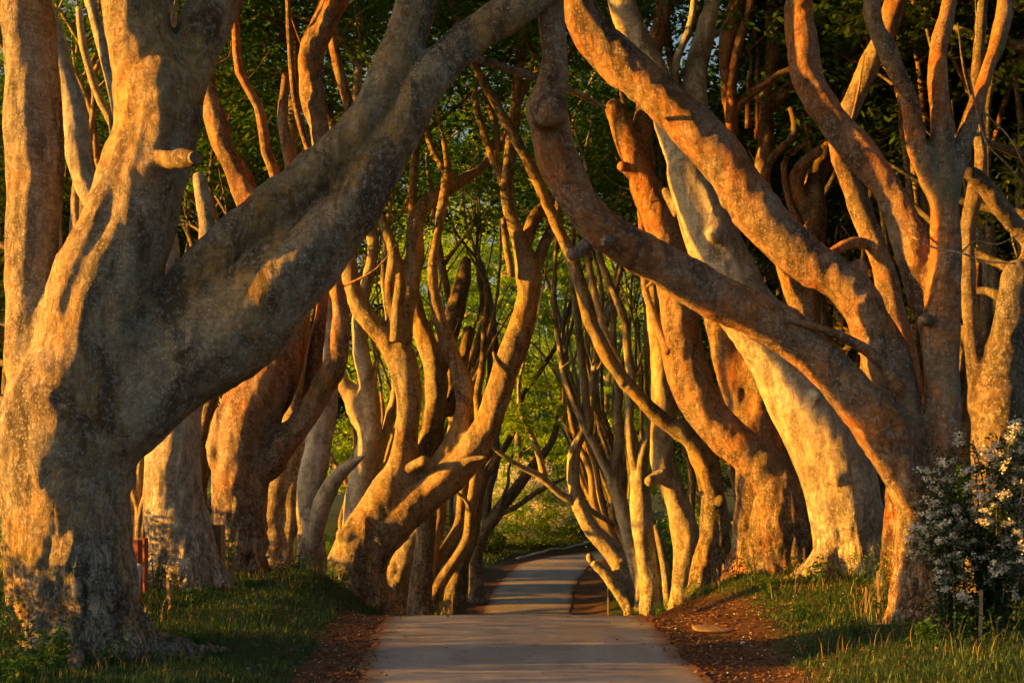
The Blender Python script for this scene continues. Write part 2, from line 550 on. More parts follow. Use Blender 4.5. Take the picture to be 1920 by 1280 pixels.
def faces_list(Q, TR):
    return [*Q, *TR]


def tubes_mesh(name, tubes, mat, hbz=None):
    Vs, Fs, o = [], [], 0
    for V, Q, TR in tubes:
        Vs.append(V)
        Fs.append(np.vstack([np.stack([Q[:, 0], Q[:, 1], Q[:, 2]], -1), np.stack([Q[:, 0], Q[:, 2], Q[:, 3]], -1), TR]) + o)
        o += len(V)
    V = np.vstack(Vs); F = np.vstack(Fs)
    hb = np.ones(len(V)) if hbz is None else np.clip((V[:, 2] - hbz) / 3.0, 0, 1)
    return V, F, hb


# ------------------------------------------------------------------ leaves
def leaf_cloud(C, size, up=0.5, jit=0.35, rng=RNG, aspect=0.62):
    """a pointed leaf of two triangles at every centre in C"""
    n = len(C)
    nrm = rng.normal(size=(n, 3)); nrm[:, 2] = np.abs(nrm[:, 2]) + up * 2
    nrm /= np.linalg.norm(nrm, axis=1, keepdims=True)
    a = rng.normal(size=(n, 3))
    a -= nrm * (a * nrm).sum(1, keepdims=True)
    a /= np.linalg.norm(a, axis=1, keepdims=True) + 1e-9
    b = np.cross(nrm, a)
    s = size * (1 + jit * rng.uniform(-1, 1, n))[:, None]
    v0 = C - a * s * 0.5
    v1 = C + b * s * aspect * 0.5 - nrm * s * 0.06
    v2 = C + a * s * 0.5 - nrm * s * 0.10
    v3 = C - b * s * aspect * 0.5 - nrm * s * 0.06
    V = np.stack([v0, v1, v2, v3], 1).reshape(-1, 3)
    k = np.arange(n)[:, None] * 4
    F = np.vstack([k + np.array([[0, 1, 2]]), k + np.array([[0, 2, 3]])])
    return V, F, np.repeat(rng.uniform(0, 1, n), 4)


def clump_points(centres, per, rad, flat=0.35, rng=RNG):
    centres = np.asarray(centres)
    n = len(centres)
    c = np.repeat(centres, per, 0)
    off = rng.normal(size=(n * per, 3))
    off /= np.linalg.norm(off, axis=1, keepdims=True)
    off *= rng.uniform(0.15, 1, (n * per, 1)) ** 0.6
    r = np.repeat(rad * rng.uniform(0.6, 1.25, n), per)[:, None]
    off = off * r
    off[:, 2] *= flat
    return c + off


def leaf_mesh(name, C, size, mat, up=0.5, base=None, rng=RNG):
    V, F, r = leaf_cloud(C, size, up, 0.35, rng)
    if base is not None: V = V - base
    return mesh_np(name, V, F, mat, False, {"rnd": r})


# ------------------------------------------------------------------ trees
def grow(p, d, r, L, level, tubes, clumps, rng, up=0.25, zmin=0.0):
    """keep a limb growing above where the photograph shows it"""
    n = 4
    pts, rad = [p], [r]
    dd = d / np.linalg.norm(d)
    for k in range(n):
        dd = dd + rng.normal(size=3) * 0.24 + np.array([0, 0, up * 0.35])
        dd /= np.linalg.norm(dd)
        pts.append(pts[-1] + dd * L / n)
        rad.append(r * (1 - 0.72 * (k + 1) / n))
    C, R = resample(np.array(pts), np.array(rad), L / (7 if level == 0 else 4.5))
    tubes.append(tube(C, np.maximum(R, 0.012), 8 if level == 0 else 5, int(rng.integers(1000)), 0.08, None, 0.6))
    if level >= 2:
        clumps.append(pts[-1]); clumps.append(pts[2])
        return
    for k in range(4 if level == 0 else 3):
        j = int(rng.integers(1, n + 1))
        if pts[j][2] < zmin - 1.6: continue
        side = rng.normal(size=3); side[2] = abs(side[2]) * 0.3
        side /= np.linalg.norm(side)
        base_d = np.array(pts[j]) - np.array(pts[j - 1]); base_d /= np.linalg.norm(base_d)
        grow(np.array(pts[j]), base_d * 0.6 + side * 0.8, max(rad[j] * 0.75, r * 0.3), L * 0.62, level + 1, tubes, clumps, rng, up * 0.6, zmin)
    if level == 1: clumps.append(pts[-1])


def remesh(V, F, voxel):
    me = mesh_np("tmp", V, F, None)
    o = link("tmp", me)
    m = o.modifiers.new("r", 'REMESH'); m.mode = 'VOXEL'; m.voxel_size = voxel; m.adaptivity = 0
    s = o.modifiers.new("s", 'SMOOTH'); s.factor = 0.5; s.iterations = 7
    dg = bpy.context.evaluated_depsgraph_get()
    ev = o.evaluated_get(dg)
    m2 = ev.to_mesh()
    n = len(m2.vertices)
    co = np.empty(n * 3, np.float32); m2.vertices.foreach_get("co", co)
    nr = np.empty(n * 3, np.float32); m2.vertices.foreach_get("normal", nr)
    nf = len(m2.polygons)
    li = np.empty(len(m2.loops), np.int32); m2.loops.foreach_get("vertex_index", li)
    lt = np.empty(nf, np.int32); m2.polygons.foreach_get("loop_total", lt)
    ev.to_mesh_clear()
    bpy.data.objects.remove(o); bpy.data.meshes.remove(me)
    assert (lt == 4).all()
    return co.reshape(-1, 3).astype(float), nr.reshape(-1, 3).astype(float), li.reshape(-1, 4)


def vertex_normals(V, F):
    a = V[F[:, 2]] - V[F[:, 0]]; b = V[F[:, 3]] - V[F[:, 1]]
    fn = np.cross(a, b)
    N = np.zeros_like(V)
    for k in range(4):
        for c in range(3):
            N[:, c] += np.bincount(F[:, k], fn[:, c], len(V))
    return N / (np.linalg.norm(N, axis=1, keepdims=True) + 1e-12)


TREES = []


def build_tree(d, label, group, limbs, mat=None, grow_L=5.0, leaves=(60, 0.95, 0.165), zmin=9.0, leafmat=None, rough=1.0, name="beech_tree", vox=None, seed=None, sprigs=None):
    """limbs: (kind, [(px, py, w_px), ...], dd) ; dd = (start, end) metres of depth offset.
    kinds: T trunk, L limb, G limb that grows on out of view, B thin branch, C branch that grows on, S sawn stub"""
    mat = mat or BARK
    leafmat = leafmat or LEAF
    idx = len(TREES)
    seed = seed or (idx * 13 + 3)
    rng = np.random.default_rng(seed)
    tr = limbs[0][1]
    bx, by, _ = tr[0]
    base = P(bx, by, d)
    base[2] = float(ground_z(base[0], base[1]))
    root = thing(name, base, label, "tree", group)
    voxel = vox or max(0.041, 0.0016 * d)
    remV, remF, off = [], [], 0
    parts = []          # (part name, C, R)
    thin, tubes, clumps = [], [], []
    for li, (kind, pts, dd) in enumerate(limbs):
        n = len(pts)
        dep = d + np.linspace(dd[0], dd[1], n)
        p3 = np.array([P(x, y, e) for (x, y, w), e in zip(pts, dep)])
        r3 = np.array([w * 0.5 * e / FPX for (x, y, w), e in zip(pts, dep)]) * (0.97 if kind == 'T' else 0.86 if d < 36 else 0.91)
        if kind == 'T':
            low = p3[0].copy(); low[2] = min(base[2], p3[0][2]) - 0.5
            tip = p3[-1] + (p3[-1] - p3[-2]) / np.linalg.norm(p3[-1] - p3[-2]) * r3[-1] * 0.8
            p3 = np.vstack([low, p3, tip]); r3 = np.concatenate([[r3[0] * 1.1], r3, [r3[-1] * 0.5]])
        C, R = resample(p3, r3, max(0.07, float(r3.mean()) * (3.0 if kind in 'BC' else 0.5)))
        # knobbly, wandering growth
        if kind in 'TLG':
            wob = np.stack([noise(np.stack([C[:, 2] * 0.9 + 31 * k, C[:, 0] * 0.9, C[:, 1]], -1), seed + k) for k in range(3)], -1)
            C = C + wob * R[:, None] * 0.16
            R = R * (1 + 0.07 * noise(np.stack([C[:, 2], C[:, 0], C[:, 1]], -1) / max(0.25, R.mean() * 2.2), seed + 8))
        small = r3.mean() * 2 < 5.0 * voxel or kind in 'BC'
        if small:
            thin.append((li, kind, C, R))
        else:
            V, Q, TRI = tube(C, R, 36 if r3.mean() > 0.2 else 20, seed + li, 0.13 * min(rough, 1.4), (base[2], 0.50) if kind == 'T' else None, 0.05 if kind == 'S' else 0.35)
            remV.append(V)
            remF.append(np.vstack([np.stack([Q[:, 0], Q[:, 1], Q[:, 2]], -1), np.stack([Q[:, 0], Q[:, 2], Q[:, 3]], -1), TRI]) + off)
            off += len(V)
            parts.append(({'T': "trunk", 'S': "branch_stub"}.get(kind, "limb"), C, R))
        if kind == 'G' and d > 26:         # shoots springing from the limb
            for _ in range(int(rng.integers(2, 5))):
                j = int(len(C) * rng.uniform(.35, .95))
                dr = rng.normal(size=3) * np.array([.6, .5, .3]) + np.array([0, 0, .8])
                L_ = rng.uniform(.7, 2.0)
                q0 = C[j]; q1 = q0 + dr * L_ * .5 + rng.normal(size=3) * .08; q2 = q1 + (dr * .6 + np.array([0, 0, .5])) * L_ * .5 + rng.normal(size=3) * .1
                rr0 = min(R[j] * .4, rng.uniform(.018, .04))
                CC, RR = resample(np.array([q0, q1, q2]), np.array([rr0, rr0 * .7, rr0 * .3]), .25)
                tubes.append(tube(CC, RR, 6, int(rng.integers(1000)), .08, None, .5))
        if kind == 'T' and d < 60:         # surface roots running out from the foot
            nr = 7 if d < 36 else 5
            a0 = rng.uniform(0, 6.28)
            for k in range(nr):
                an = a0 + k * 6.283 / nr + rng.uniform(-.3, .3)
                rb = r3[1]
                ln = rb * rng.uniform(1.9, 3.2)
                rp = []
                for t in (0.15, 0.75, 1.15, 1.6, 2.2):
                    rad_ = rb * t if t < 1.2 else rb * 1.15 + (ln - rb * 1.15) * (t - 1.15) / 1.05
                    an2 = an + rng.normal() * .10
                    xx, yy = base[0] + math.cos(an2) * rad_, base[1] + math.sin(an2) * rad_
                    hgt = {0.15: rb * .95, 0.75: rb * .55, 1.15: rb * .12, 1.6: -.01 * rb, 2.2: -.16 * rb}[t]
                    rp.append([xx, yy, float(ground_z(xx, yy)) + hgt])
                rC, rR = resample(np.array(rp), rb * np.array([.40, .36, .26, .17, .08]), max(.06, rb * .25))
                V_, Q_, T_ = tube(rC, rR, 14, seed + 50 + k, .14, None, .3)
                remV.append(V_)
                remF.append(np.vstack([np.stack([Q_[:, 0], Q_[:, 1], Q_[:, 2]], -1), np.stack([Q_[:, 0], Q_[:, 2], Q_[:, 3]], -1), T_]) + off)
                off += len(V_)
                parts.append(("root", rC, rR))
        if kind in 'GC':
            dirv = C[-1] - C[-3]
            grow(C[-1], dirv, R[-1] * 0.95, grow_L * rng.uniform(0.8, 1.2), 0, tubes, clumps, rng, 0.35, zmin)
    if remV:
        V, N, F = remesh(np.vstack(remV), np.vstack(remF), voxel)
        # bark relief as real geometry
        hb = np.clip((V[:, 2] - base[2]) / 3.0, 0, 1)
        amp = (0.028 + 0.034 * (1 - hb)) * rough * min(1.0, 0.5 + 12.0 / d)
        q = V + 3.1 * seed
        rel = fbm(q * np.array([2.6, 2.6, 1.3]), 3, seed) * 1.1 + np.clip(fbm(q * np.array([6.5, 6.5, 2.6]), 2, seed + 9), -0.5, 0.5) * 0.9
        rel -= 0.9 * np.exp(-(fbm(q * np.array([3.4, 3.4, 0.8]), 2, seed + 4) / 0.07) ** 2) * (1.1 - hb)
        disp = amp * rel + 0.035 * rough * fbm(q * 1.15, 2, seed + 21) * min(1.0, 25.0 / d)
        for kk in rng.integers(0, len(V), max(6, len(V) // 1500)):       # beech eyes: raised rim round a sunken scar
            dk = np.linalg.norm((V - V[kk]) * np.array([1, 1, 0.8]), axis=1)
            rk = rng.uniform(0.07, 0.20)
            m_ = dk < rk * 2.6
            disp[m_] += rk * 0.42 * (np.exp(-(dk[m_] / rk) ** 2) - 1.25 * np.exp(-(dk[m_] / (rk * 0.5)) ** 2))
        V = V + N * disp[:, None]
        N = vertex_normals(V, F)
        fc = V[F].mean(1)
        best = np.full(len(fc), 1e9); own = np.zeros(len(fc), int)
        for k, (nm, C, R) in enumerate(parts):
            step = max(1, len(C) // 60)
            cs, rs = C[::step], R[::step]
            for ch in range(0, len(fc), 40000):
                sl_ = slice(ch, ch + 40000)
                dist = np.sqrt(((fc[sl_, None, :] - cs[None]) ** 2).sum(-1)) - rs[None]
                m = dist.min(1)
                w = m < best[sl_] - (0.02 if k else 0)
                best[sl_][w] = m[w]; own[sl_][w] = k
        for k, (nm, C, R) in enumerate(parts):
            sel = np.where(own == k)[0]
            if len(sel) < 4: continue
            ff = F[sel]
            uq, inv = np.unique(ff, return_inverse=True)
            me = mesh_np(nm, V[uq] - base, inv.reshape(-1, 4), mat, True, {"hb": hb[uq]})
            me.normals_split_custom_set_from_vertices(N[uq].astype(np.float32).tolist())
            stub_o = link(nm, me, root)
            if nm == "branch_stub":        # pale sawn face with its own ring of bark
                T = C[-1] - C[-2]; T /= np.linalg.norm(T)
                _, NN, BB = frames(C)
                th = np.arange(20) / 20 * 2 * math.pi
                rr = R[-1] * 0.72
                top = C[-1] + T * (R[-1] * 0.05 + 0.035)
                ring = top + rr * (np.cos(th)[:, None] * NN[-1] + np.sin(th)[:, None] * BB[-1])
                ring2 = ring - T * 0.12
                Vc = np.vstack([ring, ring2, top - T * 0.012])
                fcap = [[a_, (a_ + 1) % 20, 40] for a_ in range(20)] + [[a_ + 20, (a_ + 1) % 20 + 20, (a_ + 1) % 20, a_] for a_ in range(20)]
                link("sawn_face", mesh_np("sawn_face", Vc - base, fcap, CUTWOOD, False), stub_o)
    for li, kind, C, R in thin:
        Vt, Ft, h_ = tubes_mesh("b", [tube(C, np.maximum(R, 0.012), 8, seed + li, 0.10, None, 0.6)], mat, base[2])
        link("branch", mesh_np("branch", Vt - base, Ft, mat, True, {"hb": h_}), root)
    if tubes:
        Vt, Ft, h_ = tubes_mesh("u", tubes, mat)
        o = link("upper_branches", mesh_np("upper_branches", Vt - base, Ft, mat, True, {"hb": h_}), root)
        o["kind"] = "stuff"
    per, crad, lsz = leaves
    cl = np.array(clumps) if clumps else np.zeros((0, 3))
    if len(cl):
        cl = np.vstack([cl] + [cl + rng.normal(size=cl.shape) * np.array([1.3, 1.3, 0.8]) for _ in range(1 if d < 26 else 2)])
        cl = cl[cl[:, 2] > zmin]
    if len(cl) and per:
        pts = clump_points(cl, per, crad, 0.38, rng)
        o = link("crown", leaf_mesh("crown", pts, lsz, leafmat, 0.5, base, rng), root)
        o["kind"] = "stuff"
    for (sx, sy_, sd_, sr, sn) in (sprigs or []):
        c = P(sx, sy_, d + sd_)
        cs = c + rng.normal(size=(6, 3)) * sr * np.array([0.55, 0.5, 0.35])
        o = link("leaf_spray", leaf_mesh("leaf_spray", clump_points(cs, sn // 6, sr * 0.55, 0.45, rng), 0.15, LEAF_SUN, 0.6, base, rng), root)
        o["kind"] = "stuff"
    TREES.append(root)
    return root


Z0 = (0, 0)
LG = "old beeches along the left verge"
RG = "old beeches along the right verge"
# --- left row, near to far
build_tree(22, "massive lichen-flecked beech at the left edge with two thick limbs reaching right", LG, [
    ('T', [(150, 1235, 235), (145, 1150, 212), (128, 1050, 212), (118, 950, 235), (112, 850, 265), (130, 760, 255), (158, 680, 220), (168, 600, 205), (195, 520, 190), (238, 430, 178), (268, 340, 170), (290, 250, 160), (298, 150, 175)], Z0),
    ('G', [(285, 190, 140), (262, 60, 140), (250, -20, 135), (240, -140, 120)], (0, -0.3)),
    ('G', [(318, 220, 110), (365, 110, 105), (405, 10, 105), (450, -100, 95)], (0, 0.5)),
    ('G', [(100, 800, 170), (68, 680, 140), (60, 560, 118), (58, 450, 112), (62, 330, 122), (60, 180, 118), (50, 60, 120), (40, -110, 115)], (0.1, 0.6)),
    ('G', [(140, 830, 150), (225, 715, 150), (320, 592, 112), (400, 490, 106), (500, 405, 100), (600, 318, 100), (680, 228, 96), (738, 120, 90), (780, 20, 88), (805, -90, 84)], (0, 0.45)),
    ('G', [(105, 900, 150), (205, 810, 190), (320, 703, 188), (440, 616, 195), (540, 526, 186), (620, 428, 132), (685, 345, 102), (745, 252, 98), (798, 150, 92), (850, 100, 84), (920, 45, 78), (1000, -5, 74), (1075, -55, 68)], (0, 0.55)),
    ('S', [(280, 302, 44), (330, 299, 42), (364, 296, 38)], (-0.2, -1.15)),
    ('B', [(815, 95, 26), (850, 98, 20), (890, 108, 17), (950, 128, 16), (1010, 147, 15), (1082, 175, 13), (1134, 203, 9)], (0.2, 2.5)),
], grow_L=5.5, zmin=12.5, leaves=(70, 1.2, 0.26))

build_tree(31, "pale straight-sided trunk standing behind the big left-edge beech beside the red post", LG, [
    ('T', [(334, 1110, 138), (332, 1000, 124), (326, 900, 114), (328, 820, 102), (335, 740, 90), (335, 660, 80)], Z0),
    ('G', [(335, 720, 80), (262, 530, 66), (192, 402, 62), (150, 310, 58), (140, 210, 52), (110, 100, 46), (75, 0, 42), (52, -70, 38)], (0, 0.6)),
    ('B', [(222, 300, 26), (212, 235, 20), (180, 170, 18), (155, 80, 17), (148, 15, 15)], (0.6, 1.0)),
    ('C', [(235, 350, 36), (224, 220, 30), (196, 100, 28), (170, 8, 26), (158, -60, 24)], (0.5, 1.2)),
    ('L', [(345, 680, 66), (378, 520, 40), (386, 440, 38), (380, 380, 38), (371, 326, 30)], (0, 0.3)),
    ('G', [(340, 690, 50), (330, 560, 50), (310, 420, 46), (300, 280, 44), (310, 100, 40), (320, -60, 36)], (0.2, 1.8)),
], mat=BARK_PALE, grow_L=5.5, zmin=12)

build_tree(35, "gnarled bulging beech with knotted shoulder behind the pale trunk on the left", LG, [
    ('T', [(446, 1095, 98), (448, 960, 96), (452, 870, 114), (462, 800, 132), (482, 735, 128), (510, 670, 112), (532, 600, 92)], Z0),
    ('L', [(405, 880, 30), (404, 830, 36), (425, 770, 50)], (-0.4, -0.3)),
    ('G', [(535, 640, 74), (515, 520, 62), (486, 430, 56), (452, 345, 52), (420, 275, 48), (398, 215, 44), (386, 150, 40), (390, 60, 36), (400, -50, 32)], (0, 0.8)),
    ('C', [(535, 520, 34), (520, 345, 25), (500, 285, 24), (485, 200, 22), (449, 135, 20), (442, 50, 18), (432, -40, 16)], (0.2, -0.8)),
    ('B', [(560, 430, 32), (545, 310, 28), (530, 230, 24), (536, 140, 18)], (0.2, 1.2)),
    ('G', [(462, 905, 60), (515, 850, 66), (575, 775, 58), (605, 720, 50), (630, 675, 46), (638, 600, 42), (630, 520, 38), (622, 440, 36), (610, 330, 38), (600, 250, 44), (584, 170, 54), (585, 100, 58), (615, 30, 58), (640, -70, 54)], (-0.1, -0.6)),
    ('B', [(598, 340, 18), (575, 270, 15), (555, 200, 14), (545, 100, 14), (538, -40, 12)], (-0.5, -1.0)),
    ('C', [(572, 770, 44), (582, 740, 40), (592, 660, 34), (602, 590, 26), (612, 520, 22), (650, 400, 22), (672, 300, 22), (655, 200, 24), (635, 130, 24), (620, 50, 22), (615, -30, 20)], (0.2, 1.5)),
], mat=BARK_RED_LIT, grow_L=5.0, zmin=12, rough=1.5)

build_tree(39, "smooth pale beech with a splintered broken limb beside the grassy mound", LG, [
    ('T', [(586, 1085, 54), (584, 1000, 52), (585, 920, 53), (600, 840, 50), (612, 770, 44), (622, 700, 38)], Z0),
    ('L', [(586, 1030, 26), (600, 965, 38), (614, 925, 37), (634, 893, 31), (658, 870, 22), (674, 860, 12), (684, 853, 3)], (-0.2, -0.7)),
    ('B', [(640, 888, 18), (652, 868, 9), (660, 852, 2)], (-0.5, -0.4)),
    ('G', [(617, 735, 40), (622, 650, 34), (614, 560, 30), (622, 450, 28), (640, 330, 26)], (0, 0.8)),
], mat=BARK_PALE, grow_L=7, zmin=12)

build_tree(40.5, "slim forked beech half hidden between the gnarled trunk and the splintered pale one", LG, [
    ('T', [(520, 1070, 44), (516, 960, 40), (525, 890, 38), (545, 800, 36), (560, 700, 34), (575, 560, 30)], Z0),
    ('L', [(538, 1085, 30), (545, 1000, 27), (550, 920, 30), (562, 850, 32), (585, 790, 28), (600, 700, 24)], (-0.2, 0.2)),
    ('G', [(570, 600, 30), (560, 480, 28), (545, 350, 26), (550, 200, 24)], (0, 0.8)),
], grow_L=7, zmin=12)

build_tree(43, "great fanned beech whose long leaning limb reaches over the lane from the left", LG, [
    ('T', [(668, 1145, 100), (662, 1075, 102), (682, 1005, 104), (722, 935, 90), (752, 872, 64), (762, 800, 52), (766, 730, 54), (752, 670, 60)], Z0),
    ('G', [(756, 685, 56), (722, 632, 46), (690, 595, 42), (664, 550, 40), (656, 490, 36), (648, 400, 32), (640, 300, 28)], (0, 0.5)),
    ('G', [(755, 660, 48), (757, 600, 42), (768, 540, 40), (778, 480, 40), (778, 430, 38), (795, 388, 34), (845, 350, 28), (900, 318, 22)], (0, 1.2)),
    ('G', [(752, 640, 36), (738, 590, 32), (730, 540, 32), (738, 490, 32), (728, 440, 24), (708, 385, 18), (700, 300, 16)], (0, 0.6)),
    ('L', [(745, 640, 30), (746, 580, 27), (750, 540, 24), (749, 515, 16)], (-0.3, -0.5)),
    ('G', [(700, 1010, 100), (760, 958, 82), (830, 908, 62), (884, 850, 58), (918, 780, 55), (944, 705, 54), (972, 620, 56), (992, 545, 50), (986, 490, 42), (968, 440, 34), (957, 390, 30), (950, 340, 29), (956, 280, 28), (966, 200, 25), (976, 120, 24), (985, 20, 22)], (-0.1, -1.0)),
    ('C', [(996, 520, 30), (1008, 490, 25), (1022, 455, 24), (1036, 425, 21), (1048, 385, 18), (1060, 300, 15)], (-0.6, 0.2)),
    ('B', [(985, 460, 26), (1000, 412, 28), (1024, 386, 26), (1048, 368, 18)], (-0.5, 0.8)),
    ('C', [(948, 360, 20), (940, 335, 18), (925, 300, 17), (905, 240, 15), (890, 185, 13), (898, 120, 10)], (-0.8, -0.4)),
    ('B', [(928, 300, 14), (932, 250, 14), (918, 205, 12), (905, 170, 9)], (-0.7, 0.1)),
    ('B', [(960, 520, 16), (948, 450, 14), (944, 410, 11)], (-0.8, -1.0)),
    ('B', [(960, 705, 28), (936, 682, 16), (925, 660, 7)], (-0.8, -1.1)),
    ('G', [(765, 935, 50), (805, 890, 46), (838, 848, 48), (862, 800, 42), (868, 735, 38), (850, 672, 35), (826, 600, 30), (812, 535, 25), (812, 490, 21), (822, 430, 21), (832, 370, 21), (839, 325, 22), (833, 270, 13), (822, 220, 11), (815, 170, 9)], (0, 0.4)),
    ('B', [(838, 325, 18), (815, 290, 14), (800, 250, 12), (795, 215, 10), (800, 170, 8)], (0.3, 0.6)),
    ('G', [(775, 905, 36), (800, 830, 36), (816, 765, 42), (815, 700, 45), (796, 640, 42), (782, 590, 34), (774, 530, 28), (775, 440, 24)], (0.4, 1.6)),
    ('L', [(715, 1000, 60), (706, 1085, 44), (716, 1180, 46)], (-0.1, -0.5)),
    ('L', [(690, 985, 60), (655, 998, 44), (632, 1004, 34)], (-0.4, -0.5)),
    ('B', [(868, 868, 18), (890, 860, 13), (912, 858, 9)], (-0.9, -1.1)),
    ('S', [(765, 880, 26), (785, 868, 22), (797, 862, 20)], (-0.3, -0.8)),
], grow_L=5.0, zmin=11, rough=1.1)

build_tree(46, "cream twin-stemmed beech seen between the splintered tree and the fanned one", LG, [
    ('T', [(665, 1100, 64), (668, 960, 60), (680, 880, 52), (692, 815, 50), (672, 765, 46), (645, 720, 32)], Z0),
    ('G', [(650, 730, 34), (632, 690, 28), (620, 620, 26), (628, 500, 24), (650, 380, 22)], (0, 0.4)),
    ('G', [(698, 830, 40), (692, 735, 37), (677, 655, 33), (672, 600, 29), (685, 540, 25), (699, 470, 26), (694, 410, 22), (680, 340, 19)], (-0.2, 0.2)),
    ('C', [(700, 900, 22), (716, 840, 20), (732, 775, 20), (742, 730, 18), (735, 640, 16), (720, 520, 16)], (0.2, 1.0)),
], mat=BARK_PALE, grow_L=6.0, zmin=10.5)

build_tree(52, "short split stump with a sawn yellow scar under the leaning limb", LG, [
    ('T', [(745, 1165, 50), (744, 1100, 50), (757, 1055, 50), (775, 1010, 36), (793, 988, 24)], Z0),
    ('B', [(790, 995, 18), (800, 980, 10), (808, 972, 4)], (-0.1, -0.2)),
    ('B', [(772, 1010, 18), (780, 985, 10), (786, 962, 3)], (-0.1, 0.1)),
    ('S', [(752, 1085, 26), (749, 1082, 24)], (-0.2, -0.42)),
], mat=BARK_PALE, rough=1.6, name="tree_stump")

build_tree(50, "dark snapped-off beech stem rising behind the fanned tree against bright leaves", LG, [
    ('T', [(790, 1110, 44), (800, 1000, 42), (806, 850, 42), (818, 720, 44), (835, 640, 42), (852, 580, 37), (869, 525, 31), (874, 490, 25)], Z0),
    ('L', [(838, 780, 30), (862, 710, 28), (872, 660, 28), (880, 615, 23)], (0.3, 0.8)),
], mat=BARK_DARK, rough=1.2)

build_tree(57, "beech dividing low into three curved stems at the left side of the dip", LG, [
    ('T', [(800, 1165, 44), (803, 1080, 38), (809, 1017, 38), (824, 968, 29), (826, 920, 26)], Z0),
    ('G', [(825, 950, 26), (832, 880, 24), (850, 800, 22), (845, 700, 20), (850, 600, 18)], (0, 0.6)),
    ('G', [(800, 1165, 24), (814, 1120, 27), (836, 1078, 27), (860, 1041, 27), (879, 1005, 26), (882, 957, 23), (889, 908, 21), (900, 830, 20), (895, 740, 18)], (-0.2, -0.2)),
    ('G', [(815, 1060, 24), (845, 1015, 23), (862, 976, 22), (868, 920, 20), (875, 850, 18), (868, 760, 16)], (0.3, 0.9)),
    ('B', [(884, 960, 12), (872, 935, 9), (850, 920, 6)], (-0.3, -0.6)),
], grow_L=8, zmin=11.5)

build_tree(66, "fluted beech with dark crown stems beyond the three-stemmed tree", LG, [
    ('T', [(850, 1120, 40), (866, 1060, 32), (884, 1000, 31), (896, 940, 30), (906, 880, 28)], Z0),
    ('G', [(902, 900, 28), (918, 830, 22), (938, 750, 18), (930, 660, 16)], (0, 0.5)),
    ('G', [(898, 930, 24), (885, 850, 20), (880, 770, 18), (890, 680, 16)], (0, 0.8)),
    ('C', [(902, 910, 18), (935, 855, 15), (962, 810, 13), (980, 740, 11)], (0, -0.5)),
], mat=BARK_DARK, grow_L=9, zmin=12.9)

build_tree(76, "farthest left beech with a thin arching bough stretched across the lane", LG, [
    ('T', [(892, 1080, 30), (894, 1035, 26), (906, 1000, 26), (926, 972, 25), (948, 940, 25)], Z0),
    ('G', [(944, 948, 25), (985, 893, 22), (1010, 862, 18), (1036, 825, 14), (1050, 770, 12)], (0, 0.5)),
    ('B', [(912, 985, 15), (940, 962, 13), (966, 951, 12), (998, 928, 11), (1025, 912, 9), (1060, 895, 6)], (0, -0.5)),
    ('B', [(938, 958, 8), (940, 938, 8), (953, 906, 7), (953, 885, 6), (962, 850, 4)], (-0.2, -0.6)),
    ('G', [(912, 990, 22), (915, 930, 20), (930, 860, 18), (925, 780, 16)], (0, 1.0)),
], mat=BARK_DARK, grow_L=9.5, zmin=14.3)

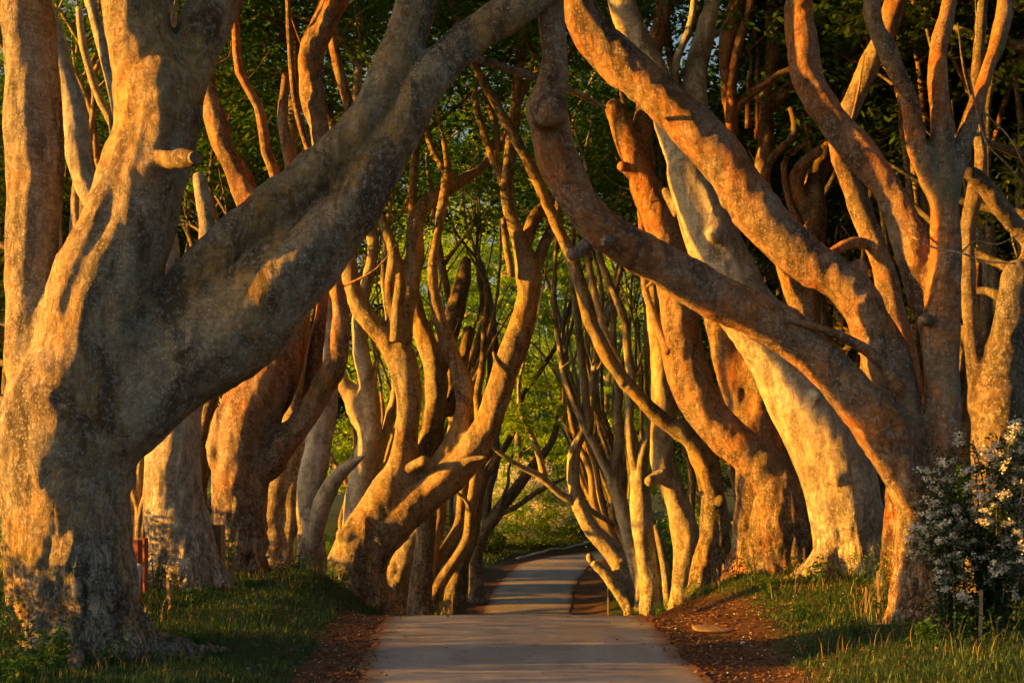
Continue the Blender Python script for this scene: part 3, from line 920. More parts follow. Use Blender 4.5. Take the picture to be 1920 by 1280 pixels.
# --- right row, near to far
build_tree(24.2, "orange-lit beech at right whose huge arching bough sweeps over the lane", RG, [
    ('T', [(1722, 1195, 92), (1722, 1120, 88), (1728, 1030, 92), (1728, 960, 100), (1722, 900, 118)], Z0),
    ('G', [(1722, 960, 90), (1696, 890, 104), (1648, 805, 108), (1590, 727, 106), (1500, 645, 102), (1400, 582, 95), (1300, 530, 92), (1220, 488, 88), (1142, 440, 90), (1088, 382, 88), (1054, 310, 84), (1034, 240, 82), (1025, 195, 84), (1036, 165, 66), (1046, 110, 64), (1036, 40, 64), (1030, -50, 58)], (0, -1.6)),
    ('L', [(1030, 230, 80), (1024, 200, 86), (1020, 186, 80)], (-1.45, -1.5)),
    ('G', [(1700, 880, 80), (1684, 770, 92), (1664, 660, 92), (1600, 556, 94), (1520, 490, 94), (1432, 402, 98), (1360, 312, 98), (1270, 215, 92), (1180, 140, 92), (1112, 72, 86), (1076, 0, 74), (1058, -80, 68)], (0.1, 0.9)),
    ('G', [(1740, 960, 80), (1762, 850, 82), (1764, 740, 76), (1764, 620, 76), (1775, 500, 70), (1768, 400, 66), (1768, 330, 58), (1767, 240, 46), (1758, 110, 43), (1772, 30, 41), (1788, -50, 38)], (-0.1, 0)),
    ('G', [(1770, 400, 56), (1738, 320, 52), (1714, 250, 45), (1704, 180, 41), (1666, 105, 42), (1638, 40, 39), (1634, -50, 36)], (0, -0.5)),
    ('G', [(1772, 380, 56), (1800, 290, 44), (1825, 215, 38), (1850, 140, 36), (1875, 60, 34), (1890, -50, 30)], (0, 0.6)),
    ('G', [(1752, 640, 50), (1735, 555, 66), (1712, 465, 74), (1672, 372, 70), (1622, 302, 70), (1562, 228, 70), (1517, 150, 68), (1502, 70, 62), (1500, -50, 60)], (0.2, 1.2)),
    ('S', [(1140, 450, 30), (1138, 452, 27), (1136, 454, 25)], (-1.4, -2.05)),
    ('S', [(1100, 460, 34), (1082, 474, 30), (1070, 477, 27)], (-1.5, -1.7)),
    ('L', [(1610, 545, 44), (1612, 508, 36), (1612, 492, 32)], (0.5, 0.35)),
    ('L', [(1750, 605, 30), (1738, 600, 28), (1731, 600, 26)], (-0.1, -0.55)),
    ('B', [(1815, 130, 5), (1832, 210, 5), (1850, 268, 5), (1885, 305, 4), (1925, 350, 3)], (0, -1.2)),
    ('B', [(1824, 190, 4), (1860, 225, 4), (1895, 262, 3), (1930, 330, 3)], (0, -0.9)),
    ('B', [(1690, 430, 6), (1745, 462, 5), (1800, 474, 5), (1850, 490, 4), (1905, 494, 3)], (0, -1.4)),
    ('B', [(1800, 474, 4), (1830, 452, 4), (1870, 458, 3), (1910, 440, 3)], (-0.9, -1.4)),
    ('L', [(1690, 730, 28), (1640, 668, 26), (1580, 632, 22), (1520, 610, 15), (1475, 602, 7)], (-0.35, -0.8)),
], mat=BARK_RED_LIT, grow_L=5.5, zmin=11.5, leaves=(70, 1.2, 0.26))

build_tree(28.5, "dark beech at the right edge behind the white-flowered bush", RG, [
    ('T', [(1880, 1080, 120), (1880, 900, 112), (1878, 780, 110), (1886, 680, 92), (1900, 590, 78), (1908, 515, 68)], Z0),
    ('G', [(1862, 790, 80), (1830, 680, 50), (1820, 590, 40), (1815, 500, 36), (1818, 400, 34), (1840, 300, 30), (1830, 180, 28), (1845, 0, 26)], (0, 0.6)),
    ('G', [(1900, 620, 60), (1935, 480, 56), (1960, 380, 50), (1955, 250, 46), (1970, 60, 40)], (0, 0.3)),
    ('L', [(1950, 480, 46), (1912, 432, 42), (1874, 388, 40), (1846, 349, 38), (1807, 313, 34), (1780, 270, 28)], (0.2, -0.5)),
    ('B', [(1880, 560, 26), (1850, 545, 18), (1812, 548, 14)], (0.5, 1.2)),
], mat=BARK_DARK, grow_L=5.5, zmin=10.2)

build_tree(30.5, "slender grey beech directly behind the forked orange tree on the right", RG, [
    ('T', [(1700, 1110, 84), (1700, 850, 74), (1692, 700, 62), (1680, 615, 54)], Z0),
    ('G', [(1682, 630, 54), (1662, 520, 50), (1622, 412, 49), (1588, 322, 44), (1572, 260, 42), (1600, 190, 48), (1628, 130, 50), (1664, 55, 48), (1695, -40, 42)], (0, 0.4)),
    ('B', [(1640, 460, 28), (1600, 455, 25), (1560, 472, 20), (1535, 500, 12)], (0.1, -0.5)),
], mat=BARK_RED_LIT, grow_L=5.0, zmin=10.0)

build_tree(33.6, "very broad grey-white beech trunk with a round burr facing the lane", RG, [
    ('T', [(1592, 1100, 142), (1590, 1040, 136), (1586, 960, 140), (1564, 865, 142), (1512, 762, 134), (1452, 662, 124), (1400, 578, 120), (1346, 462, 112), (1312, 382, 98), (1284, 312, 80)], Z0),
    ('G', [(1290, 330, 74), (1262, 255, 62), (1228, 140, 60), (1188, 62, 58), (1160, -5, 56), (1145, -80, 52)], (0, 0.5)),
    ('G', [(1300, 340, 58), (1308, 240, 52), (1302, 145, 48), (1320, 70, 47), (1336, 0, 44), (1350, -70, 40)], (0.1, 0.8)),
    ('B', [(1262, 160, 20), (1270, 108, 17), (1290, 62, 16), (1300, 18, 15), (1305, -30, 13)], (0.2, -0.3)),
    ('L', [(1556, 900, 50), (1566, 898, 44), (1572, 896, 36)], (-0.3, -0.95)),
    ('L', [(1520, 760, 34), (1528, 748, 30), (1534, 740, 26)], (-0.4, -0.95)),
    ('L', [(1640, 1100, 50), (1640, 980, 46), (1625, 880, 40), (1590, 800, 30)], (-0.1, 0.1)),
    ('L', [(1318, 430, 36), (1335, 440, 32), (1345, 444, 30)], (-0.3, -0.80)),
    ('L', [(1275, 400, 34), (1252, 368, 22), (1245, 356, 14)], (0.1, 0.1)),
], mat=BARK_PALE, grow_L=5.0, zmin=9.6, rough=1.1)

build_tree(37.5, "beech with a thick swan-necked trunk bowing out towards the lane", RG, [
    ('T', [(1468, 1085, 112), (1474, 1000, 112), (1474, 930, 104), (1446, 885, 90), (1392, 846, 84), (1334, 788, 82), (1298, 720, 82), (1276, 640, 82), (1270, 560, 78), (1256, 480, 72), (1234, 405, 66), (1206, 340, 60)], Z0),
    ('L', [(1212, 360, 58), (1178, 265, 54), (1152, 208, 44), (1138, 200, 26)], (0, -0.2)),
    ('G', [(1210, 355, 48), (1205, 250, 42), (1215, 150, 38), (1240, 30, 36), (1250, -60, 34)], (0, 0.8)),
    ('G', [(1256, 660, 22), (1236, 620, 19), (1222, 580, 18), (1210, 540, 16), (1204, 440, 14), (1195, 330, 12)], (-0.2, 0.4)),
    ('L', [(1425, 1095, 66), (1428, 1010, 64), (1440, 940, 58), (1460, 890, 40)], (-0.2, -0.1)),
    ('L', [(1190, 330, 30), (1172, 314, 24), (1164, 310, 20)], (-0.1, -0.3)),
], mat=BARK_RED_LIT, grow_L=5.0, zmin=9.0, rough=1.5)

build_tree(39.2, "rugged flame-orange beech with deep flutes behind the swan-necked trunk", RG, [
    ('T', [(1420, 1085, 112), (1430, 960, 112), (1426, 860, 104), (1402, 765, 92), (1374, 680, 74), (1350, 600, 58), (1336, 530, 46)], Z0),
    ('L', [(1450, 900, 60), (1440, 800, 52), (1415, 700, 44), (1395, 620, 36), (1380, 560, 28)], (-0.4, -0.3)),
    ('G', [(1340, 560, 44), (1335, 460, 36), (1362, 330, 30), (1372, 250, 28), (1366, 170, 30), (1362, 110, 34), (1370, 50, 36), (1388, -10, 33), (1398, -80, 30)], (0, -1.5)),
    ('C', [(1370, 230, 22), (1376, 130, 19), (1388, 72, 19), (1406, 20, 18), (1413, -50, 16)], (-1.2, -2.0)),
    ('B', [(1402, 240, 12), (1404, 146, 9), (1410, 115, 8), (1401, 86, 6)], (0, 0)),
    ('B', [(1420, 260, 13), (1420, 157, 10), (1421, 84, 9), (1410, 50, 7)], (0, 0)),
], mat=BARK_RED_LIT, grow_L=5.0, zmin=8.6, rough=1.9)

build_tree(38.6, "beech with twisted red-lit upper stems behind the two great boughs", RG, [
    ('T', [(1560, 1085, 72), (1545, 900, 66), (1522, 700, 62), (1512, 560, 58), (1515, 460, 60), (1520, 390, 58)], Z0),
    ('G', [(1520, 410, 56), (1526, 350, 52), (1545, 290, 44), (1590, 220, 40), (1600, 100, 36), (1610, -40, 32)], (0, 0.6)),
    ('L', [(1512, 400, 40), (1492, 345, 32), (1504, 308, 30), (1540, 278, 24)], (-0.1, -0.5)),
    ('B', [(1500, 420, 18), (1482, 385, 14), (1470, 328, 13), (1477, 289, 12), (1510, 270, 9), (1512, 243, 8), (1506, 212, 6)], (-0.2, -0.5)),
    ('G', [(1518, 620, 50), (1470, 480, 46), (1436, 380, 40), (1432, 315, 35), (1437, 246, 33), (1437, 188, 33), (1450, 100, 30), (1448, 0, 28)], (-0.1, 0.3)),
    ('L', [(1440, 200, 32), (1468, 177, 28), (1492, 152, 24)], (0.2, 0)),
    ('B', [(1425, 400, 22), (1433, 331, 20), (1450, 292, 18), (1482, 262, 17), (1491, 232, 16), (1482, 203, 11)], (-0.3, -0.9)),
    ('B', [(1370, 210, 22), (1410, 174, 20), (1443, 151, 19), (1482, 131, 16), (1520, 125, 12)], (-0.6, -0.9)),
], mat=BARK_RED_LIT, grow_L=5.0, zmin=8.8)

build_tree(42.6, "beech with one long thin snaking bough crossing to the middle of the lane", RG, [
    ('T', [(1346, 1105, 62), (1342, 1010, 52), (1336, 935, 47), (1322, 872, 46)], Z0),
    ('G', [(1326, 890, 46), (1292, 822, 42), (1242, 786, 35), (1192, 737, 32), (1147, 680, 32), (1116, 620, 32), (1092, 552, 32), (1074, 490, 30), (1042, 420, 26), (1006, 340, 25), (966, 260, 24), (926, 190, 22), (882, 108, 19), (850, 20, 16)], (0, -2.0)),
    ('G', [(1325, 885, 40), (1330, 800, 36), (1318, 700, 30), (1300, 600, 28), (1305, 480, 26), (1290, 340, 24), (1285, 200, 22)], (0.2, 1.4)),
    ('L', [(1305, 1120, 42), (1316, 1060, 42), (1330, 1000, 36), (1336, 960, 30)], (-0.2, -0.1)),
    ('L', [(1338, 945, 24), (1348, 940, 24), (1352, 938, 22)], (-0.1, -0.5)),
], grow_L=5.5, zmin=11.5)

build_tree(45.7, "silver-grey beech with a sawn side stub pointing left over the bank", RG, [
    ('T', [(1282, 1160, 46), (1283, 1085, 50), (1287, 1020, 54), (1272, 950, 50), (1250, 890, 48), (1241, 820, 46), (1240, 740, 43), (1237, 660, 40)], Z0),
    ('G', [(1238, 690, 40), (1228, 600, 36), (1222, 530, 30), (1214, 450, 26), (1220, 330, 24), (1210, 200, 22)], (0, 0.6)),
    ('S', [(1245, 890, 30), (1226, 898, 24), (1216, 902, 21)], (-0.2, -0.6)),
    ('C', [(1245, 860, 22), (1262, 780, 20), (1270, 690, 18), (1262, 600, 16), (1265, 480, 14)], (0.2, 1.0)),
], mat=BARK_PALE, grow_L=6.0, zmin=11)

build_tree(49.2, "pale beech with two raised arms left of the stubbed silver tree", RG, [
    ('T', [(1226, 1170, 46), (1222, 1090, 42), (1210, 1020, 44), (1200, 950, 40), (1196, 890, 37)], Z0),
    ('G', [(1196, 905, 32), (1205, 848, 27), (1218, 805, 22), (1226, 720, 20), (1215, 620, 18), (1225, 500, 16), (1215, 380, 15)], (0, 0.5)),
    ('G', [(1194, 900, 24), (1184, 850, 18), (1180, 800, 18), (1180, 755, 18), (1184, 715, 18), (1178, 658, 18), (1172, 605, 17), (1157, 563, 16), (1138, 518, 15), (1122, 470, 13), (1110, 400, 12)], (0, 0.3)),
    ('C', [(1184, 760, 18), (1168, 705, 16), (1151, 664, 15), (1134, 622, 15), (1122, 578, 15), (1107, 510, 14), (1098, 440, 12)], (0.1, 0.9)),
    ('B', [(1255, 1140, 20), (1246, 1060, 18), (1236, 1010, 16), (1228, 985, 8)], (-0.4, -0.4)),
], mat=BARK_PALE, grow_L=6.0, zmin=11.5)

build_tree(55, "white-barked beech sending a slim straight wand up past the bright leaves", RG, [
    ('T', [(1212, 1165, 40), (1198, 1060, 38), (1182, 1000, 36), (1166, 950, 32), (1150, 902, 30)], Z0),
    ('G', [(1150, 910, 28), (1150, 880, 26), (1159, 848, 23), (1162, 815, 20), (1158, 775, 18), (1160, 738, 17), (1155, 700, 15), (1150, 640, 13), (1155, 540, 11)], (0, 0.3)),
    ('C', [(1148, 905, 22), (1138, 880, 20), (1119, 842, 18), (1101, 809, 17), (1086, 774, 17), (1070, 738, 16), (1056, 694, 14), (1049, 646, 12), (1042, 605, 11), (1039, 554, 10), (1041, 489, 9), (1046, 420, 8)], (0, -0.6)),
    ('C', [(1104, 815, 19), (1100, 780, 19), (1098, 745, 18), (1092, 688, 17), (1086, 628, 16), (1079, 578, 14), (1070, 500, 12)], (-0.2, 0.3)),
    ('B', [(1043, 612, 6), (1030, 590, 4), (1012, 575, 3)], (-0.5, -0.6)),
    ('B', [(1052, 690, 7), (1066, 680, 6), (1078, 670, 4)], (-0.4, -0.4)),
], mat=BARK_PALE, grow_L=7.5, zmin=11.5)

build_tree(56.3, "pale S-curved beech leaning out over the lane on the right of the dip", RG, [
    ('T', [(1196, 1170, 52), (1186, 1112, 46), (1166, 1062, 44), (1136, 1020, 38), (1106, 985, 33), (1085, 945, 30)], Z0),
    ('G', [(1088, 955, 30), (1075, 900, 26), (1076, 850, 25), (1088, 820, 21), (1100, 800, 18), (1110, 740, 15), (1118, 650, 13)], (0, 0.2)),
    ('B', [(1078, 942, 18), (1050, 925, 16), (1033, 910, 15), (1009, 890, 14), (985, 879, 12), (953, 861, 10), (924, 838, 7), (912, 825, 4)], (0, -1.0)),
    ('C', [(1022, 900, 16), (1014, 866, 14), (1006, 838, 13), (990, 800, 11), (975, 770, 9), (972, 720, 7)], (-0.2, -0.6)),
    ('B', [(1090, 945, 13), (1120, 964, 12), (1150, 985, 12)], (0, 0.6)),
    ('L', [(1185, 1140, 36), (1160, 1108, 32), (1134, 1075, 27), (1110, 1052, 21)], (-0.3, -0.6)),
    ('B', [(1110, 1052, 14), (1106, 1045, 16), (1104, 1040, 12)], (-0.55, -0.65)),
], mat=BARK_PALE, grow_L=7.5, zmin=11.5, sprigs=[(985, 770, -0.6, 0.9, 500), (1010, 725, -0.5, 0.8, 400), (962, 800, -0.6, 0.6, 300), (1040, 760, -0.2, 0.6, 260), (1000, 690, 0, 0.7, 260)])


# --- farther beeches of the two rows: several upright stems from a short trunk
def far_tree(x, y, label, group, mat, nst=6, h=11.0, lean=0.0, zmin=6.0, seed=1, per=70, leafmat=None, trunk_w=0.8, crown_h=1.0):
    rng = np.random.default_rng(seed)
    zg = float(ground_z(x, y)) - CAMZ
    def px(X, Z, r): return (CX + X * FPX / y, HY - Z * FPX / y, 2 * r * FPX / y)
    tx = x + lean * 0.4
    limbs = [('T', [px(x, zg + 0.0, trunk_w / 2), px(x + 0.05, zg + 0.9, trunk_w * 0.43), px(tx, zg + 2.0, trunk_w * 0.45)], Z0)]
    for k in range(nst):
        a = rng.uniform(-1, 1)
        dx = a * 1.3 + lean
        r0 = trunk_w * rng.uniform(0.17, 0.26)
        z0 = zg + rng.uniform(1.2, 2.2)
        pts = []
        for j, t in enumerate(np.linspace(0, 1, 6)):
            pts.append(px(tx + dx * (t ** 0.7) * 1.3 + rng.normal() * 0.18 * (j > 0), z0 + t * h * 0.62, r0 * (1 - 0.5 * t)))
        limbs.append(('G' if k % 4 else 'C', pts, (0, rng.uniform(-1.5, 1.5))))
    return build_tree(y, label, group, limbs, mat=mat, grow_L=(5.0 if y < 60 else 8.0) * crown_h, zmin=zmin, leaves=(per, 1.0, 0.19), leafmat=leafmat, vox=0.085, seed=seed + 100)


far_tree(5.2, 62, "many-stemmed beech crowded behind the white-barked wand tree", RG, BARK, 7, 11, -0.9, 12.3, 11)
far_tree(5.6, 68, "brown beech of close upright stems, second beyond the wand tree", RG, BARK, 7, 11, -1.0, 13.3, 12)
far_tree(6.0, 75, "distant right-hand beech of thin stems above the curve of the dip", RG, BARK, 7, 11, -1.4, 14.4, 13)
far_tree(6.6, 83, "last right-hand beech before the bend with stems leaning over the lane", RG, BARK, 7, 11, -2.0, 15.6, 14)
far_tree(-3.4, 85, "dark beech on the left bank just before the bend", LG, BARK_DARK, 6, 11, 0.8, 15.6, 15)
far_tree(-4.2, 61, "dim beech tucked behind the three-stemmed tree on the left", LG, BARK, 6, 11, 0.8, 12, 16)

# beeches of a second, inner line that thicken both rows
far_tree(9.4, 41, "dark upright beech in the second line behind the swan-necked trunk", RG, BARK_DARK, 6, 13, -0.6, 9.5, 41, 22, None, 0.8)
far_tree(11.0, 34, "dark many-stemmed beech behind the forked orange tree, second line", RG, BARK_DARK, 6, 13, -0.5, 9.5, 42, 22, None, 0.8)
far_tree(8.4, 50, "brown upright beech in the second line behind the silver tree", RG, BARK, 6, 13, -0.8, 12, 43, 22, None, 0.75)
far_tree(7.4, 58, "brown close-stemmed beech in the second line above the dip", RG, BARK, 6, 13, -0.8, 13, 44, 22, None, 0.7)
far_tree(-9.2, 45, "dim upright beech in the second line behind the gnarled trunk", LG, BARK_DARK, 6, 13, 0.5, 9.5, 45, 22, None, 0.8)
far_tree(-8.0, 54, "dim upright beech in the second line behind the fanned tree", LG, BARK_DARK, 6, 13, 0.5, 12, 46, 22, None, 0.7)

far_tree(12.6, 46, "red-lit beech of crooked stems far back behind the two great boughs", RG, BARK_RED_LIT, 8, 14, -0.6, 10.5, 51, 22, None, 0.8)
far_tree(10.4, 37, "red-lit close-stemmed beech between the broad grey trunk and the forked tree, second line", RG, BARK_RED_LIT, 8, 14, -0.7, 10.5, 52, 22, None, 0.8)
far_tree(9.6, 55, "red-lit beech of slim stems behind the stubbed silver tree, third line", RG, BARK_RED_LIT, 8, 14, -0.7, 10.5, 53, 22, None, 0.7)
far_tree(-10.4, 38, "dim many-stemmed beech behind the pale straight trunk, second line", LG, BARK, 8, 14, 0.5, 11.5, 54, 22, None, 0.8)
far_tree(-11.6, 49, "dim slim-stemmed beech far behind the gnarled trunk, third line", LG, BARK, 8, 14, 0.4, 11.5, 55, 22, None, 0.7)
far_tree(-6.4, 64, "slim-stemmed beech glimpsed through the fanned tree", LG, BARK, 8, 13, 0.4, 12.0, 56, 22, None, 0.7)
# ------------------------------------------------------------------ woodland round the avenue
def wood_proto(h, cr, leafmat, nleaf, lsz, zlow, seed, mat=BARK_DARK, trunk=0.35, up=0.45):
    """meshes of one woodland tree, shared by its copies"""
    rng = np.random.default_rng(seed)
    out = []
    pts = np.array([[0, 0, -0.6], [rng.normal() * .15, 0, h * .2], [rng.normal() * .4, rng.normal() * .3, h * .45], [rng.normal() * .6, rng.normal() * .4, h * .8]])
    C, R = resample(pts, np.array([trunk * 1.2, trunk, trunk * .75, trunk * .3]), 0.6)
    V, F, hb = tubes_mesh("t", [tube(C, R, 12, seed, 0.1, (0, 0.3), 0.5)], mat, 0)
    out.append(("trunk", mesh_np("trunk", V, F, mat, True, {"hb": hb})))
    cl = []
    for k in range(8):
        t = rng.uniform(.25, .8)
        s = C[int(t * (len(C) - 1))]
        a = rng.uniform(0, 2 * math.pi)
        e = s + np.array([math.cos(a), math.sin(a), 0]) * cr * rng.uniform(.5, .95) + np.array([0, 0, rng.uniform(.6, 3.2)])
        m = (s + e) / 2 + np.array([0, 0, -0.2]) + rng.normal(size=3) * .25
        CC, RR = resample(np.array([s, m, e]), np.array([trunk * .42, trunk * .28, trunk * .1]), 0.5)
        V, F, hb = tubes_mesh("l", [tube(CC, RR, 8, seed + k, 0.08, None, 0.5)], mat)
        out.append(("limb", mesh_np("limb", V, F, mat, True, {"hb": hb})))
        cl += [e, (e + m) / 2]
    n = int(60 + cr * 26)
    d = rng.normal(size=(n, 3)); d /= np.linalg.norm(d, axis=1, keepdims=True)
    zc, zr = (zlow + h) / 2, (h - zlow) / 2
    q = d * np.array([cr, cr, zr]) * (rng.uniform(.2, 1, (n, 1)) ** .45) * (1 + 0.28 * noise(d * 2.2 + seed, seed))[:, None] + np.array([0, 0, zc])
    cl = np.vstack([np.array(cl), q])
    cl = cl[cl[:, 2] > zlow - 0.5]
    P_ = clump_points(cl, max(20, nleaf // len(cl)), 1.05, 0.42, rng)
    out.append(("crown", leaf_mesh("crown", P_, lsz, leafmat, up, None, rng)))
    return out


def wood_copy(proto, x, y, rot, s, label, group, name="woodland_tree"):
    root = thing(name, (x, y, float(ground_z(x, y))), label, "tree", group)
    root.rotation_euler.z = rot
    root.scale = (s, s, s)
    for nm, me in proto:
        o = link(nm, me, root)
        if nm == "crown": o["kind"] = "stuff"
    return root


DARKP = [wood_proto(18, 5.2, LEAF_DARK, 22000, 0.19, 4.2, 300 + k) for k in range(3)]  # shade of the wood is put into the crown leaf colour
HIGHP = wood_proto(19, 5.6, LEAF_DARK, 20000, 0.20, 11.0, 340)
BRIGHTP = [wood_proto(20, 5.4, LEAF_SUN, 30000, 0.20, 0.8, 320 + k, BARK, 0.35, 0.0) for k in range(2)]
WL = "woodland trees left of the avenue"
WR = "woodland trees right of the avenue"
LEFTW = [(-17, 74), (-23, 77), (-13, 79), (-29, 78), (-19, 82), (-36, 79), (-25, 83), (-42, 82)]
RIGHTW = [(13.5, 36), (18, 41), (24, 50), (13, 44), (17, 50), (12.5, 55), (20, 60), (15, 66), (23, 72), (12, 74), (17.5, 80), (25, 86), (13, 88), (20, 96), (30, 98), (29, 76), (14.5, 100)]
rngt = np.random.default_rng(5)
for lst, grp, lab in ((LEFTW, WL, "dark leafy tree in the shadowed wood behind the left row of beeches"),
                      (RIGHTW, WR, "dark leafy tree in the shadowed wood behind the right row of beeches")):
    for k, (x, y) in enumerate(lst):
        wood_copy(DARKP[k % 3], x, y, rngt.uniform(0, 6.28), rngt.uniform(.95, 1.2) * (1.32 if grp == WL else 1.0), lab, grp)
for k, (x, y) in enumerate([(-15.5, 50), (-22, 70), (-12, 54), (-18, 59), (-12.5, 64), (-20, 66),
                             (10.5, 31), (15.5, 34), (11, 40), (16, 45), (10.5, 49), (12, 58), (21, 38), (11, 66)]):
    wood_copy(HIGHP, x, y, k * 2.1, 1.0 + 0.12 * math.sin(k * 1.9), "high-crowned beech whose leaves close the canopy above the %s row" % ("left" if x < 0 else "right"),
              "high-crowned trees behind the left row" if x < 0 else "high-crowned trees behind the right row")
BGG = "sunlit trees beyond the bend"
for k, (x, y, s_, lab) in enumerate([
        (-13.0, 131, 1.5, "sunlit yellow-green tree, left one of the bright trees beyond the bend"),
        (-5.5, 120, 1.3, "tall sunlit tree with yellow-green leaves filling the gap above the bend"),
        (0.8, 112, .82, "bright green tree straight above the far bend of the lane"),
        (7.0, 113, .95, "leafy green tree right of the gap, behind the thin pale wand"),
        (13.0, 112, 1.0, "broad green tree behind the right-hand stems beyond the bend"),
        (-17.5, 135, 1.2, "leafy tree behind the fanned beech, far left of the bright trees"),
        (20.0, 116, 1.1, "far green tree behind the stubbed silver beech"),
        (-26.0, 144, 1.3, "outermost bright tree on the left, beyond the dark wood"),
        (-1.0, 134, 1.75, "tallest sunlit tree, rising behind the others above the bend"),
        (-9.0, 143, 1.95, "hazy tall tree farthest back, left of the gap over the bend"),
        (3.5, 147, 2.0, "hazy tall tree farthest back, right of the gap over the bend"),
        (14.0, 139, 1.8, "tall tree far behind the right-hand stems"),
        (8.0, 129, 1.65, "second tall tree behind the right-hand bright ones")]):
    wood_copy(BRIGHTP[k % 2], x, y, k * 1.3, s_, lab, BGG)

# ------------------------------------------------------------------ grass
def grass_blades(n, region, lmin, lmax, width, dens, seed, zlift=0.0):
    rng = np.random.default_rng(seed)
    x0, x1, y0, y1 = region
    x = rng.uniform(x0, x1, n); y = rng.uniform(y0, y1, n)
    keep = rng.uniform(0, 1, n) < dens(x, y)
    x, y = x[keep], y[keep]
    n = len(x)
    z = ground_z(x, y) - 0.01
    p = np.stack([x, y, np.zeros(n)], -1)
    tuft = 0.55 + 0.75 * np.clip(fbm(p * 1.4, 2, 31) + 0.35, 0, 1.2)
    L = rng.uniform(lmin, lmax, n) * tuft
    a = rng.uniform(0, 2 * math.pi, n)
    bend = rng.uniform(0.15, 0.75, n) * L
    dirx, diry = np.cos(a), np.sin(a)
    b = np.stack([-diry, dirx, np.zeros(n)], -1) * (width * rng.uniform(.6, 1.3, n))[:, None]
    r0 = np.stack([x, y, z], -1)
    mid = r0 + np.stack([dirx * bend * .3, diry * bend * .3, L * .6], -1)
    tip = r0 + np.stack([dirx * bend, diry * bend, L * .95], -1)
    V = np.stack([r0 - b, r0 + b, mid + b * .75, mid - b * .75, tip], 1).reshape(-1, 3)
    k = np.arange(n)[:, None] * 5
    F = np.vstack([k + np.array([[0, 1, 2]]), k + np.array([[0, 2, 3]]), k + np.array([[3, 2, 4]])])
    return V, F, np.repeat(np.clip(rng.uniform(0, 1, n) * .7 + .3 * tuft - .1, 0, 1), 5)


def turf(x, y):
    p = np.stack([x, y, np.zeros_like(x)], -1)
    off = np.abs(x - curve(RXC, y)) - road_half(y)
    m = 1 - dirt_mask(x, y)
    return smooth(0.45, 0.75, m + 0.42 * fbm(p * 1.1, 3, 41)) * (off > 0.12) * np.clip(0.75 + 0.6 * fbm(p * 0.6, 2, 43), 0.1, 1)


V, F, r = grass_blades(72000, (-11, -2.0, 17.2, 40), 0.06, 0.21, 0.0075, turf, 51)
tag(link("grass", mesh_np("grass", V, F, GRASS, False, {"rnd": r})), "long shaded grass covering the left bank and mound", "grass", kind="stuff")
V, F, r = grass_blades(66000, (2.2, 11, 17.2, 38), 0.06, 0.19, 0.0075, turf, 52)
tag(link("grass", mesh_np("grass", V, F, GRASS, False, {"rnd": r})), "shaded grass tufts covering the right bank", "grass", kind="stuff")
V, F, r = grass_blades(30000, (-16, 16, 40, 100), 0.12, 0.32, 0.016, turf, 53)
tag(link("grass", mesh_np("grass", V, F, GRASS, False, {"rnd": r})), "grass along the verges of the dip and far bend", "grass", kind="stuff")
straw = lambda x, y: turf(x, y) * smooth(0.05, 0.45, fbm(np.stack([x, y, 0 * x], -1) * 0.9, 2, 61))
V, F, r = grass_blades(4000, (-9, -4.0, 20, 36), 0.25, 0.6, 0.005, straw, 54)
tag(link("dry_grass", mesh_np("dry_grass", V, F, STRAW, False, {"rnd": r})), "dry straw stalks among the grass of the left bank", "grass", kind="stuff")
V, F, r = grass_blades(3500, (4.0, 10, 20, 36), 0.22, 0.55, 0.005, straw, 55)
tag(link("dry_grass", mesh_np("dry_grass", V, F, STRAW, False, {"rnd": r})), "dry straw stalks among the grass of the right bank", "grass", kind="stuff")

# ------------------------------------------------------------------ beech litter
def litter(n, region, seed, size, cond):
    rng = np.random.default_rng(seed)
    x = rng.uniform(region[0], region[1], n); y = rng.uniform(region[2], region[3], n)
    keep = rng.uniform(0, 1, n) < cond(x, y)
    x, y = x[keep], y[keep]
    z = ground_z(x, y) + np.where(np.abs(x - curve(RXC, y)) < road_half(y), 0.05, 0.012)
    C = np.stack([x, y, z + 0.012], -1)
    return leaf_cloud(C, size, 1.6, 0.5, rng, 0.7)


dl = lambda x, y: (0.12 + 0.88 * dirt_mask(x, y)) * np.where(np.abs(x - curve(RXC, y)) > road_half(y) - 0.1, 1.0, 0.005 + 0.16 * smooth(1.7, 2.25, np.abs(x - curve(RXC, y))))
V, F, r = litter(52000, (-4.6, 8.0, 17.2, 36), 71, 0.062, dl)
tag(link("fallen_leaves", mesh_np("fallen_leaves", V, F, DEADLEAF, False, {"rnd": r})), "rust-brown fallen leaves on the dirt shoulders of the lane", "leaf litter", kind="stuff")

rp = np.random.default_rng(72)
n_ = 2600
x_ = rp.uniform(-3.6, 6.5, n_); y_ = rp.uniform(17.5, 33, n_)
kp_ = rp.uniform(0, 1, n_) < dl(x_, y_)
x_, y_ = x_[kp_], y_[kp_]
c_ = np.stack([x_, y_, ground_z(x_, y_) + 0.008], -1)
sz_ = rp.uniform(.008, .026, len(c_))[:, None, None] * rp.uniform(.6, 1.2, (len(c_), 6, 3))
oc = np.array([[1, 0, 0], [-1, 0, 0], [0, 1, 0], [0, -1, 0], [0, 0, .7], [0, 0, -.7]])
V = (c_[:, None, :] + oc[None] * sz_).reshape(-1, 3)
k_ = np.arange(len(c_))[:, None] * 6
F = np.vstack([k_ + np.array([f]) for f in ((0, 2, 4), (2, 1, 4), (1, 3, 4), (3, 0, 4), (2, 0, 5), (1, 2, 5), (3, 1, 5), (0, 3, 5))])
tag(link("pebbles", mesh_np("pebbles", V, F, KERB, False)), "small pale pebbles strewn on the dirt shoulders of the lane", "gravel", kind="stuff")

